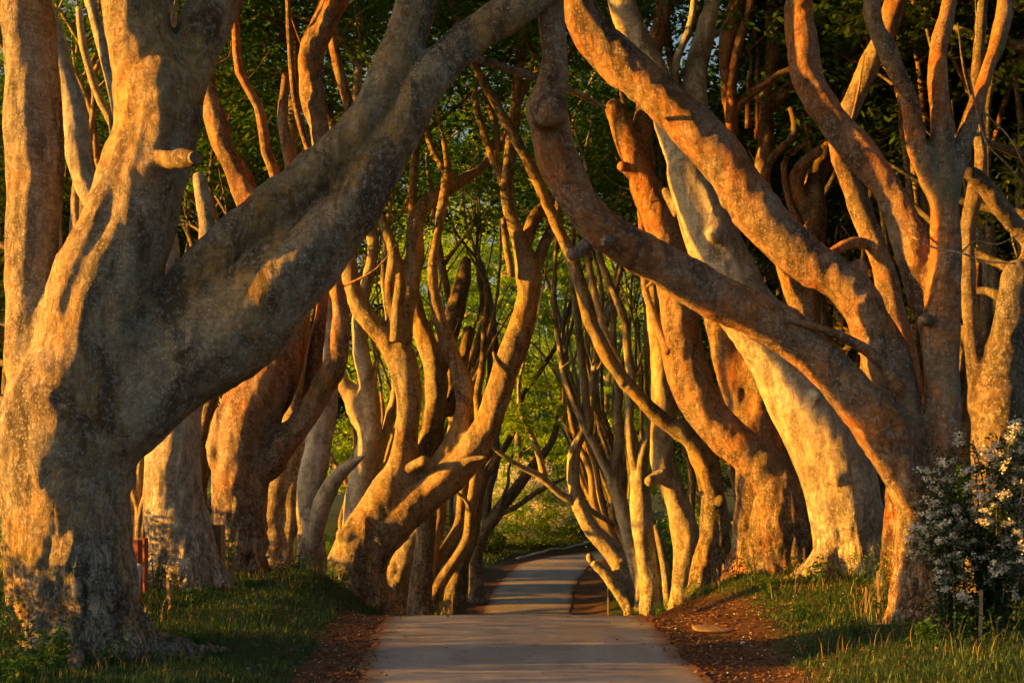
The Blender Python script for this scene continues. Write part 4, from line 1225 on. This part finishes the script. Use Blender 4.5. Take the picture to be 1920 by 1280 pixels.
# ------------------------------------------------------------------ hawthorn bushes
def bush(x, y, rx, rz, zc, label, nleaf, nbl, leafmat, seed, lsz=0.07, bsz=0.05, bl_rad=0.10, per_bl=14):
    rng = np.random.default_rng(seed)
    zg = float(ground_z(x, y))
    base = np.array([x, y, zg])
    root = thing("hawthorn_bush", base, label, "bush")
    tips = []
    for k in range(6):
        a = rng.uniform(0, 2 * math.pi)
        e = np.array([math.cos(a) * rx * rng.uniform(.3, .9), math.sin(a) * rx * rng.uniform(.3, .9), zc + rz * rng.uniform(-.1, .8)])
        m = e * np.array([.35, .35, .5]) + rng.normal(size=3) * .08
        C, R = resample(np.array([[rng.normal() * .08, rng.normal() * .08, -0.15], m, e]), np.array([.020, .014, .006]) * (1 + rx * .3), 0.15)
        V, F, hb = tubes_mesh("s", [tube(C, R, 7, seed + k, .1, None, .5)], BARK_DARK)
        link("stem", mesh_np("stem", V, F, BARK_DARK, True, {"hb": hb}), root)
        tips += [e, m * .4 + e * .6]
    n = int(60 + 40 * rx)
    d = rng.normal(size=(n, 3)); d /= np.linalg.norm(d, axis=1, keepdims=True)
    q = d * np.array([rx, rx, rz]) * (rng.uniform(.2, 1, (n, 1)) ** .45) * (1 + .3 * noise(d * 2.5 + seed, seed))[:, None] + np.array([0, 0, zc])
    q = q[q[:, 2] > 0.1]
    cl = np.vstack([np.array(tips), q])
    L = clump_points(cl, max(8, nleaf // len(cl)), 0.30 * max(1, rx * .55), .6, rng)
    sk = np.stack([rng.normal(size=nleaf // 5) * rx * .6, rng.normal(size=nleaf // 5) * rx * .6, rng.uniform(.05, zc, nleaf // 5)], -1)
    L = np.vstack([L, sk])
    L = L[L[:, 2] > 0.03]
    o = link("foliage", leaf_mesh("foliage", L, lsz, leafmat, .4, None, rng), root); o["kind"] = "stuff"
    # sprays of white blossom sit on the outside of the foliage
    d = rng.normal(size=(nbl, 3)); d[:, 1] -= 0.5; d[:, 2] += 0.25
    d /= np.linalg.norm(d, axis=1, keepdims=True)
    s = d * np.array([rx, rx, rz]) * (1.02 + .3 * noise(d * 2.5 + seed, seed))[:, None] * rng.uniform(.8, 1.03, (nbl, 1)) + np.array([0, 0, zc])
    keep = (noise(s * 1.6 + 9, seed) > -0.05) & (s[:, 2] > 0.25)
    s = s[keep]
    line = rng.normal(size=(len(s), 3)); line[:, 2] *= .4
    line /= np.linalg.norm(line, axis=1, keepdims=True)
    c = np.repeat(s, per_bl, 0) + np.repeat(line, per_bl, 0) * rng.uniform(-1.6, 1.6, (len(s) * per_bl, 1)) * bl_rad + rng.normal(size=(len(s) * per_bl, 3)) * bl_rad * .35
    V, F, r = leaf_cloud(c, bsz, .3, .35, rng, 1.0)
    o = link("blossom", mesh_np("blossom", V, F, BLOSSOM, False, {"rnd": r}), root); o["kind"] = "stuff"
    return root


def arching_bush(x, y, h, label, nst, seed, reach, lean=(0, 0), leafmat=LEAF_DARK):
    rng = np.random.default_rng(seed)
    zg = float(ground_z(x, y))
    root = thing("hawthorn_bush", (x, y, zg), label, "bush")
    lp, bp = [], []
    for k in range(nst):
        a = rng.uniform(0, 2 * math.pi)
        rr = reach * rng.uniform(.25, 1)
        top = h * rng.uniform(.45, 1)
        o_ = np.array([math.cos(a), math.sin(a), 0])
        p = np.array([o_ * .06 + np.array([0, 0, -.1]), o_ * rr * .25 + np.array([lean[0] * .3, lean[1] * .3, top * .5]), o_ * rr * .65 + np.array([lean[0] * .8, lean[1] * .8, top * .93]), o_ * rr * 1.05 + np.array([lean[0], lean[1], top * rng.uniform(.72, 1.0)])])
        p += rng.normal(size=p.shape) * .05
        C, R = resample(p, np.array([.020, .014, .009, .004]), .08)
        V, F, hb = tubes_mesh("s", [tube(C, R, 6, seed + k, .1, None, .5)], BARK_DARK)
        link("stem", mesh_np("stem", V, F, BARK_DARK, True, {"hb": hb}), root)
        n = len(C)
        for t in rng.uniform(.12, 1, 26):           # side shoots carrying leaves, the outer ones in flower
            c0 = C[int(t * (n - 1))]
            sh = rng.normal(size=3) * np.array([.16, .16, .10])
            m = 13
            u_ = rng.uniform(0, 1.2, (m, 1))
            lp.append(c0 + sh * u_ + rng.normal(size=(m, 3)) * .045)
            if t > .40 and rng.uniform() < .34:
                q = rng.integers(36, 80)
                bp.append(c0 + sh * rng.uniform(.5, 1.3, (q, 1)) + np.array([0, 0, .05]) + rng.normal(size=(q, 3)) * np.array([.034, .034, .022]))
    o = link("foliage", leaf_mesh("foliage", np.vstack(lp), .062, leafmat, .4, None, rng), root); o["kind"] = "stuff"
    V, F, r = leaf_cloud(np.vstack(bp), .040, .3, .35, rng, 1.0)
    o = link("blossom", mesh_np("blossom", V, F, BLOSSOM, False, {"rnd": r}), root); o["kind"] = "stuff"


arching_bush(6.92, 23.0, 3.05, "tall loose hawthorn with white blossom at the right edge", 34, 81, 1.05)
arching_bush(6.33, 22.9, 2.95, "slighter flowering hawthorn leaning across the forked orange trunk", 12, 82, .50, (-.25, 0))
arching_bush(7.7, 23.3, 3.3, "hawthorn behind the tall loose one, cut by the right edge", 22, 89, 1.0)
bush(0.9, 99.5, 3.0, 2.6, 2.2, "large pale flowering hawthorn at the left of the far bend", 13000, 620, LEAF_SUN, 83, .17, .12, .24, 14)
bush(-3.2, 97, 2.0, 1.3, 1.0, "low dark hedge shrub left of the pale flowering hawthorn", 4500, 12, LEAF_DARK, 84, .15, .08, .1, 5)
bush(-1.6, 93.5, 1.5, 0.9, 0.7, "small dark shrub on the bank below the flowering hawthorn", 3500, 6, LEAF_DARK, 85, .13, .08, .1, 5)
bush(3.6, 104.5, 2.2, 1.2, 0.8, "dark shrub behind the stone wall at the bend", 4000, 10, LEAF_DARK, 86, .16, .08, .1, 5)
bush(-8.4, 78, 1.9, 1.5, 1.4, "green shrub low between the splintered beech and the fanned one", 5000, 10, LEAF_FRESH, 121, .14, .08, .14, 6)
bush(-7.0, 68, 1.5, 1.3, 1.2, "green shrub low behind the fanned beech", 4000, 8, LEAF_FRESH, 122, .13, .08, .14, 6)
bush(8.3, 82, 1.9, 1.6, 1.5, "green shrub low behind the silver beech on the right", 5000, 10, LEAF_FRESH, 123, .14, .08, .14, 6)
bush(8.2, 66, 1.5, 1.4, 1.2, "green shrub low behind the two-armed pale beech", 4000, 8, LEAF_FRESH, 124, .13, .08, .14, 6)
bush(-14, 60, 2.4, 1.4, 1.2, "green field bush glimpsed left of the pale straight trunk", 5000, 30, LEAF_FRESH, 87, .13, .08, .14, 8)
bush(-16.5, 66, 2.4, 1.6, 1.3, "round field bush glimpsed right of the pale straight trunk", 5000, 30, LEAF_FRESH, 88, .13, .08, .14, 8)

# hedge added along the left of the avenue: its long low shadow keeps the ground dark
rngh = np.random.default_rng(77)
hx, hy = -11.5, np.arange(2, 66, 0.16)
hp = []
for y_ in hy:
    zg = float(ground_z(hx, y_))
    n_ = 90
    hh = 2.15 + 0.10 * math.sin(y_ * 1.7) * math.sin(y_ * .6)
    hp.append(np.stack([hx + 0.35 * np.sin(y_ * .9) + rngh.normal(size=n_) * .28, y_ + rngh.uniform(-.12, .12, n_), zg + hh * rngh.uniform(0, 1, n_) ** .6], -1))
hr = thing("side_or_shade_hedge", (hx, 30, float(ground_z(hx, 30))), "leafy hedge added for shade behind the left row of trunks", "hedge")
o = link("foliage", leaf_mesh("foliage", np.vstack(hp) - np.array(hr.location), .16, LEAF, .4, None, rngh), hr); o["kind"] = "stuff"
for y_ in np.arange(3, 61, 2.4):
    zg = float(ground_z(hx, y_))
    C, R = resample(np.array([[hx, y_, zg - .2], [hx + .1, y_ + .1, zg + .7], [hx, y_ + .3, zg + 1.5]]), np.array([.05, .035, .012]), .3)
    V, F, hb = tubes_mesh("s", [tube(C, R, 6, 1, .1, None, .5)], BARK_DARK)
    link("stem", mesh_np("stem", V - np.array(hr.location), F, BARK_DARK, True, {"hb": hb}), hr)

# taller rank hedge along the right of the avenue
rngh = np.random.default_rng(78)
hp = []
for y_ in np.arange(25, 104, 0.26):
    x_ = 10.6 + 0.5 * math.sin(y_ * .31)
    zg = float(ground_z(x_, y_))
    n_ = 55
    hh = 2.3 + 0.5 * math.sin(y_ * 1.1) * math.sin(y_ * .43)
    hp.append(np.stack([x_ + rngh.normal(size=n_) * .4, y_ + rngh.uniform(-.15, .15, n_), zg + hh * rngh.uniform(0, 1, n_) ** .8], -1))
hr = thing("side_or_shade_hedge", (10.6, 60, float(ground_z(10.6, 60))), "rank green hedge running behind the right row of trunks", "hedge")
o = link("foliage", leaf_mesh("foliage", np.vstack(hp) - np.array(hr.location), .20, LEAF_FRESH, .1, None, rngh), hr); o["kind"] = "stuff"
for y_ in np.arange(26, 103, 3.1):
    x_ = 10.6 + 0.5 * math.sin(y_ * .31)
    zg = float(ground_z(x_, y_))
    C, R = resample(np.array([[x_, y_, zg - .2], [x_ + .1, y_ + .1, zg + .9], [x_, y_ + .3, zg + 2.0]]), np.array([.06, .04, .012]), .5)
    V, F, hb = tubes_mesh("s", [tube(C, R, 6, 1, .1, None, .5)], BARK_DARK)
    link("stem", mesh_np("stem", V - np.array(hr.location), F, BARK_DARK, True, {"hb": hb}), hr)

# ------------------------------------------------------------------ low plants
def plant(x, y, h, spread, label, leafmat, seed, nl=220, lsz=.07, name="nettle_plant", cat="plant", group=None, ns=7):
    rng = np.random.default_rng(seed)
    zg = float(ground_z(x, y))
    root = thing(name, (x, y, zg), label, cat, group)
    pts = []
    for k in range(ns):
        a = rng.uniform(0, 2 * math.pi); s = spread * rng.uniform(.1, 1)
        e = np.array([math.cos(a) * s, math.sin(a) * s, h * rng.uniform(.55, 1)])
        C, R = resample(np.array([[e[0] * .3, e[1] * .3, -.05], e * np.array([.6, .6, .55]), e]), np.array([.008, .007, .004]), .1)
        V, F, hb = tubes_mesh("s", [tube(C, R, 5, seed + k, .05, None, .5)], LEAF_DARK)
        link("stem", mesh_np("stem", V, F, LEAF_DARK, True, {"rnd": hb * .6}), root)
        m = max(6, nl // ns)
        t = rng.uniform(.2, 1, m)
        pts.append(np.array([C[min(len(C) - 1, int(q * len(C)))] for q in t]) + rng.normal(size=(m, 3)) * np.array([.09, .09, .04]))
    o = link("leaves", leaf_mesh("leaves", np.vstack(pts), lsz, leafmat, .7, None, rng), root); o["kind"] = "stuff"
    return root


def gx(px, d): return (px - CX) * d / FPX


NP = "nettles and brambles at the foot of the left-edge beech"
for k, (px, d, h, sp, lab) in enumerate([
        (18, 20.2, .85, .35, "tall nettle clump at the left edge in front of the massive trunk"),
        (70, 19.6, .55, .35, "nettle clump beside the tall one, lower left corner"),
        (115, 20.6, .45, .3, "low nettle clump touching the foot of the massive trunk"),
        (40, 18.6, .40, .4, "bramble patch in the bottom left corner"),
        (-10, 21.0, 1.1, .35, "tallest nettle stems against the trunk at the left edge")]):
    plant(gx(px, d), d, h, sp, lab, LEAF, 90 + k, 260, .075, group=NP)
plant(gx(290, 28.5), 28.5, .85, .3, "dark bramble sprig beside the red post", LEAF_DARK, 101, 160, .08, "bramble")
plant(gx(330, 29), 29, .6, .35, "low bramble tangle in front of the pale straight trunk", LEAF_DARK, 102, 200, .07, "bramble")
plant(gx(425, 33), 33, 1.25, .22, "leafy sapling against the gnarled bulging beech", LEAF, 103, 110, .10, "sapling")
plant(gx(622, 37.5), 37.5, .55, .3, "bright yellow-green sapling at the edge of the grassy mound", LEAF_FRESH, 104, 240, .07, "sapling")
plant(gx(590, 36.5), 36.5, .5, .2, "small green sprig at the foot of the splintered beech", LEAF, 105, 120, .06, "sapling")
plant(gx(1305, 41), 41, .5, .5, "fresh green herb at the foot of the snaking-bough beech", LEAF_FRESH, 106, 260, .07, "herb_plant")
plant(gx(1195, 53), 53, .6, .5, "fresh green herb at the crest below the white-barked tree", LEAF_FRESH, 107, 260, .09, "herb_plant")
plant(gx(1235, 47.5), 47.5, .5, .4, "green herb tuft at the crest beside the two-armed beech", LEAF_FRESH, 108, 200, .08, "herb_plant")
plant(gx(812, 55.5), 55.5, .55, .5, "green herb at the foot of the three-stemmed beech", LEAF_FRESH, 109, 240, .09, "herb_plant")
plant(gx(752, 50.5), 50.5, .9, .3, "dark leafy sprig growing on the split stump", LEAF_DARK, 110, 160, .10, "sapling")
plant(gx(1655, 29), 29, 1.2, .3, "thin green sapling between the broad grey trunk and orange tree", LEAF_FRESH, 111, 120, .07, "sapling")
plant(gx(1625, 30.5), 30.5, .9, .25, "sprig with yellow-green leaves at the broad grey trunk's foot", LEAF_FRESH, 112, 70, .08, "sapling")

WEEDS = [(1420, 34, .5), (1480, 33, .45), (1540, 31.5, .4), (1600, 31, .5), (1380, 36, .45), (1450, 30, .3), (1560, 27, .3), (1660, 25, .35), (1500, 25.5, .25), (1790, 21.5, .4), (1870, 21, .5), (1740, 21.8, .3), (1600, 23, .22),
         (300, 25.5, .35), (380, 27.5, .35), (450, 29.5, .4), (520, 32, .45), (560, 34.5, .4), (480, 26, .25), (270, 23, .3), (360, 22.5, .22), (210, 20.6, .3), (560, 29, .22), (640, 38.5, .4)]
WTXT = ['at the foot of the flame-orange fluted trunk', "left of the swan-necked trunk's foot", "right of the swan-necked trunk's foot", 'at the left foot of the broad grey trunk', 'where the right bank crests beside the lane', 'on the bare mound below the swan-necked trunk', 'in the grass below the broad grey trunk', 'just left of the forked orange trunk', 'in the grass above the small white stone', 'in front of the pale post by the hawthorn', 'in the bottom right corner grass', "in front of the forked orange trunk's foot", 'in the grass nearest the sandy patch', 'beside the short orange-lit stake', 'below the weathered fence post', 'on the mound below the gnarled beech', 'on the mound right of the gnarled beech', 'at the foot of the splintered pale beech', 'midway down the left grass slope', "close right of the massive trunk's foot", 'in the open grass right of the massive trunk', 'on the root of the massive trunk', 'at the dirt edge left of the lane', 'where the left mound drops to the crest']
for k, (px, d, h) in enumerate(WEEDS):
    side = "left" if px < 960 else "right"
    plant(gx(px, d), d, h * 1.2, h * .8, "leafy weed " + WTXT[k], (LEAF, LEAF_DARK, LEAF)[k % 3], 140 + k, 130, .055 + .02 * (k % 3), "roadside_weed", "plant", "weeds on the %s bank" % side, 6)

# ------------------------------------------------------------------ posts and stakes
def post(px, ptop, pbot, d, w, label, mat, lean=(0, 0), name="fence_post", cat="post", group=None, pointed=False):
    x = gx(px, d)
    zg = float(ground_z(x, d))
    top = P(px, ptop, d)[2]
    root_z = min(zg, P(px, pbot, d)[2])
    hgt = top - root_z
    r = w * .5 * d / FPX
    seg = 10 if pointed else 4
    th = np.arange(seg) / seg * 2 * math.pi + (0.5 if seg == 4 else 0)
    rr = r * (1.25 if seg == 4 else 1)
    lv = [(-.2, 1.0), (hgt * .45, 1.02), (hgt * .93, .98)] + ([(hgt * .97, .86), (hgt, .45)] if pointed else [(hgt * .985, .98), (hgt, .90)])
    V = []
    for z, s in lv:
        V += [[math.cos(a) * rr * s + lean[0] * z, math.sin(a) * rr * s + lean[1] * z, z] for a in th]
    F = [[i * seg + j, i * seg + (j + 1) % seg, (i + 1) * seg + (j + 1) % seg, (i + 1) * seg + j] for i in range(len(lv) - 1) for j in range(seg)]
    F.append([(len(lv) - 1) * seg + j for j in range(seg)])
    o = link(name, mesh_np(name, np.array(V), F, mat, pointed), None, (x, d, root_z))
    return tag(o, label, cat, group)


post(255, 1012, 1108, 27.5, 20, "square reddish fence post between the massive trunk and the pale one", REDPOST)
post(268, 1008, 1100, 29.5, 16, "second reddish post just behind the square red one", REDPOST)
post(249, 1056, 1120, 26.0, 14, "leaning whitish round stake in front of the red post", PALEPOST, (.12, 0), "stake", "stake", None, True)
post(410, 983, 1060, 31.5, 21, "weathered wooden fence post before the gnarled bulging beech", POSTWOOD)
post(320, 1088, 1125, 26.5, 7, "short orange-lit stake in the grass below the pale straight trunk", POSTWOOD, (-.08, 0), "stake", "stake")
post(358, 1075, 1108, 27.5, 4, "thin stick upright in the grass right of the short stake", POSTWOOD, (.05, 0), "stick", "stick")
post(433, 1050, 1075, 31.0, 5, "small peg on the grass mound below the gnarled beech", POSTWOOD, (.1, 0), "stick", "stick")
post(1838, 1105, 1175, 22.6, 8, "pale wooden post standing under the flowering hawthorn", POSTWOOD, (.02, 0))
post(1648, 1070, 1150, 25.5, 5, "thin tall stick in the grass left of the orange forked tree", POSTWOOD, (-.03, 0), "stick", "stick")
post(1622, 1100, 1155, 25.0, 4, "shorter thin stick beside the tall one in right grass", POSTWOOD, (.03, 0), "stick", "stick")
post(1140, 1085, 1105, 66, 3, "distant thin post on the right dirt shoulder of the dip", POSTWOOD)
post(848, 1118, 1150, 60, 3, "distant thin post on the left grass of the dip", POSTWOOD)

# ------------------------------------------------------------------ sandy patch, stone, wall and kerb at the bend
def rock(name, c, s, label, mat, seed, cat="stone"):
    rng = np.random.default_rng(seed)
    n, m = 18, 10
    V = []
    for i in range(m + 1):
        ph = math.pi * i / m
        for j in range(n):
            th = 2 * math.pi * j / n
            V.append([math.sin(ph) * math.cos(th), math.sin(ph) * math.sin(th), math.cos(ph)])
    V = np.array(V)
    V = np.sign(V) * np.abs(V) ** .75
    V *= (1 + .18 * fbm(V * 1.6 + seed, 3, seed))[:, None] * np.array(s)
    F = [[i * n + j, (i + 1) * n + j, (i + 1) * n + (j + 1) % n, i * n + (j + 1) % n] for i in range(m) for j in range(n)]
    return tag(link(name, mesh_np(name, V, F, mat, True), None, c), label, cat)


sx, sd = gx(1338, 25.2), 25.2
rock("sandy_patch", (sx, sd, float(ground_z(sx, sd)) - .005), (.34, .55, .03), "flat patch of sandy dirt right of the lane", SAND, 5)  # sandy dirt patch, built as a low sunken disc
sx, sd = gx(1393, 23.5), 23.5
rock("small_stone", (sx, sd, float(ground_z(sx, sd)) + .02), (.035, .035, .022), "small white stone at the grass edge right of the lane", KERB, 6)

wp = thing("stone_wall", (3.0, 106, float(ground_z(3.0, 106))), "low dry-stone wall on the outside of the far bend", "wall")
Vs, Fs, o_ = [], [], 0
rngw = np.random.default_rng(3)
for course in range(4):
    x = -1.5 + (course % 2) * .2
    while x < 16:
        w = rngw.uniform(.25, .55)
        yy = 107.2 + 0.10 * x + 0.012 * x * x
        zb = float(ground_z(x, yy)) - .1 + course * .26
        c = np.array([[a * (w - .03) / 2, b * .2, e * .12] for a in (-1, 1) for b in (-1, 1) for e in (-1, 1)]) * rngw.uniform(.88, 1.05, (8, 3))
        Vs.append(c + np.array([x + w / 2, yy, zb + .12]) - np.array(wp.location))
        Fs += [[q + o_ for q in f] for f in ((0, 1, 3, 2), (4, 6, 7, 5), (0, 4, 5, 1), (2, 3, 7, 6), (0, 2, 6, 4), (1, 5, 7, 3))]
        o_ += 8
        x += w
o = link("stones", mesh_np("stones", np.vstack(Vs), Fs, STONE, False), wp); o["kind"] = "stuff"

ks = (sy > 91) & (sy < 108)
kp = np.stack([cxs, sy], -1)[ks] - nor[ks] * 2.9
Vk, Fk = [], []
for i_, (x, y) in enumerate(kp):
    z = float(ground_z(x, y))
    nn = nor[ks][i_]
    for (dy, dz) in ((-.07, -.15), (-.07, .07), (.07, .07), (.07, -.15)):
        Vk.append([x + nn[0] * dy, y + nn[1] * dy, z + dz])
    if i_:
        b_ = i_ * 4
        Fk += [[b_ - 4 + q, b_ - 4 + (q + 1) % 4, b_ + (q + 1) % 4, b_ + q] for q in range(4)]
tag(link("kerb", mesh_np("kerb", np.array(Vk), Fk, KERB, False)), "pale stone kerb on the outer edge of the far bend", kind="structure")
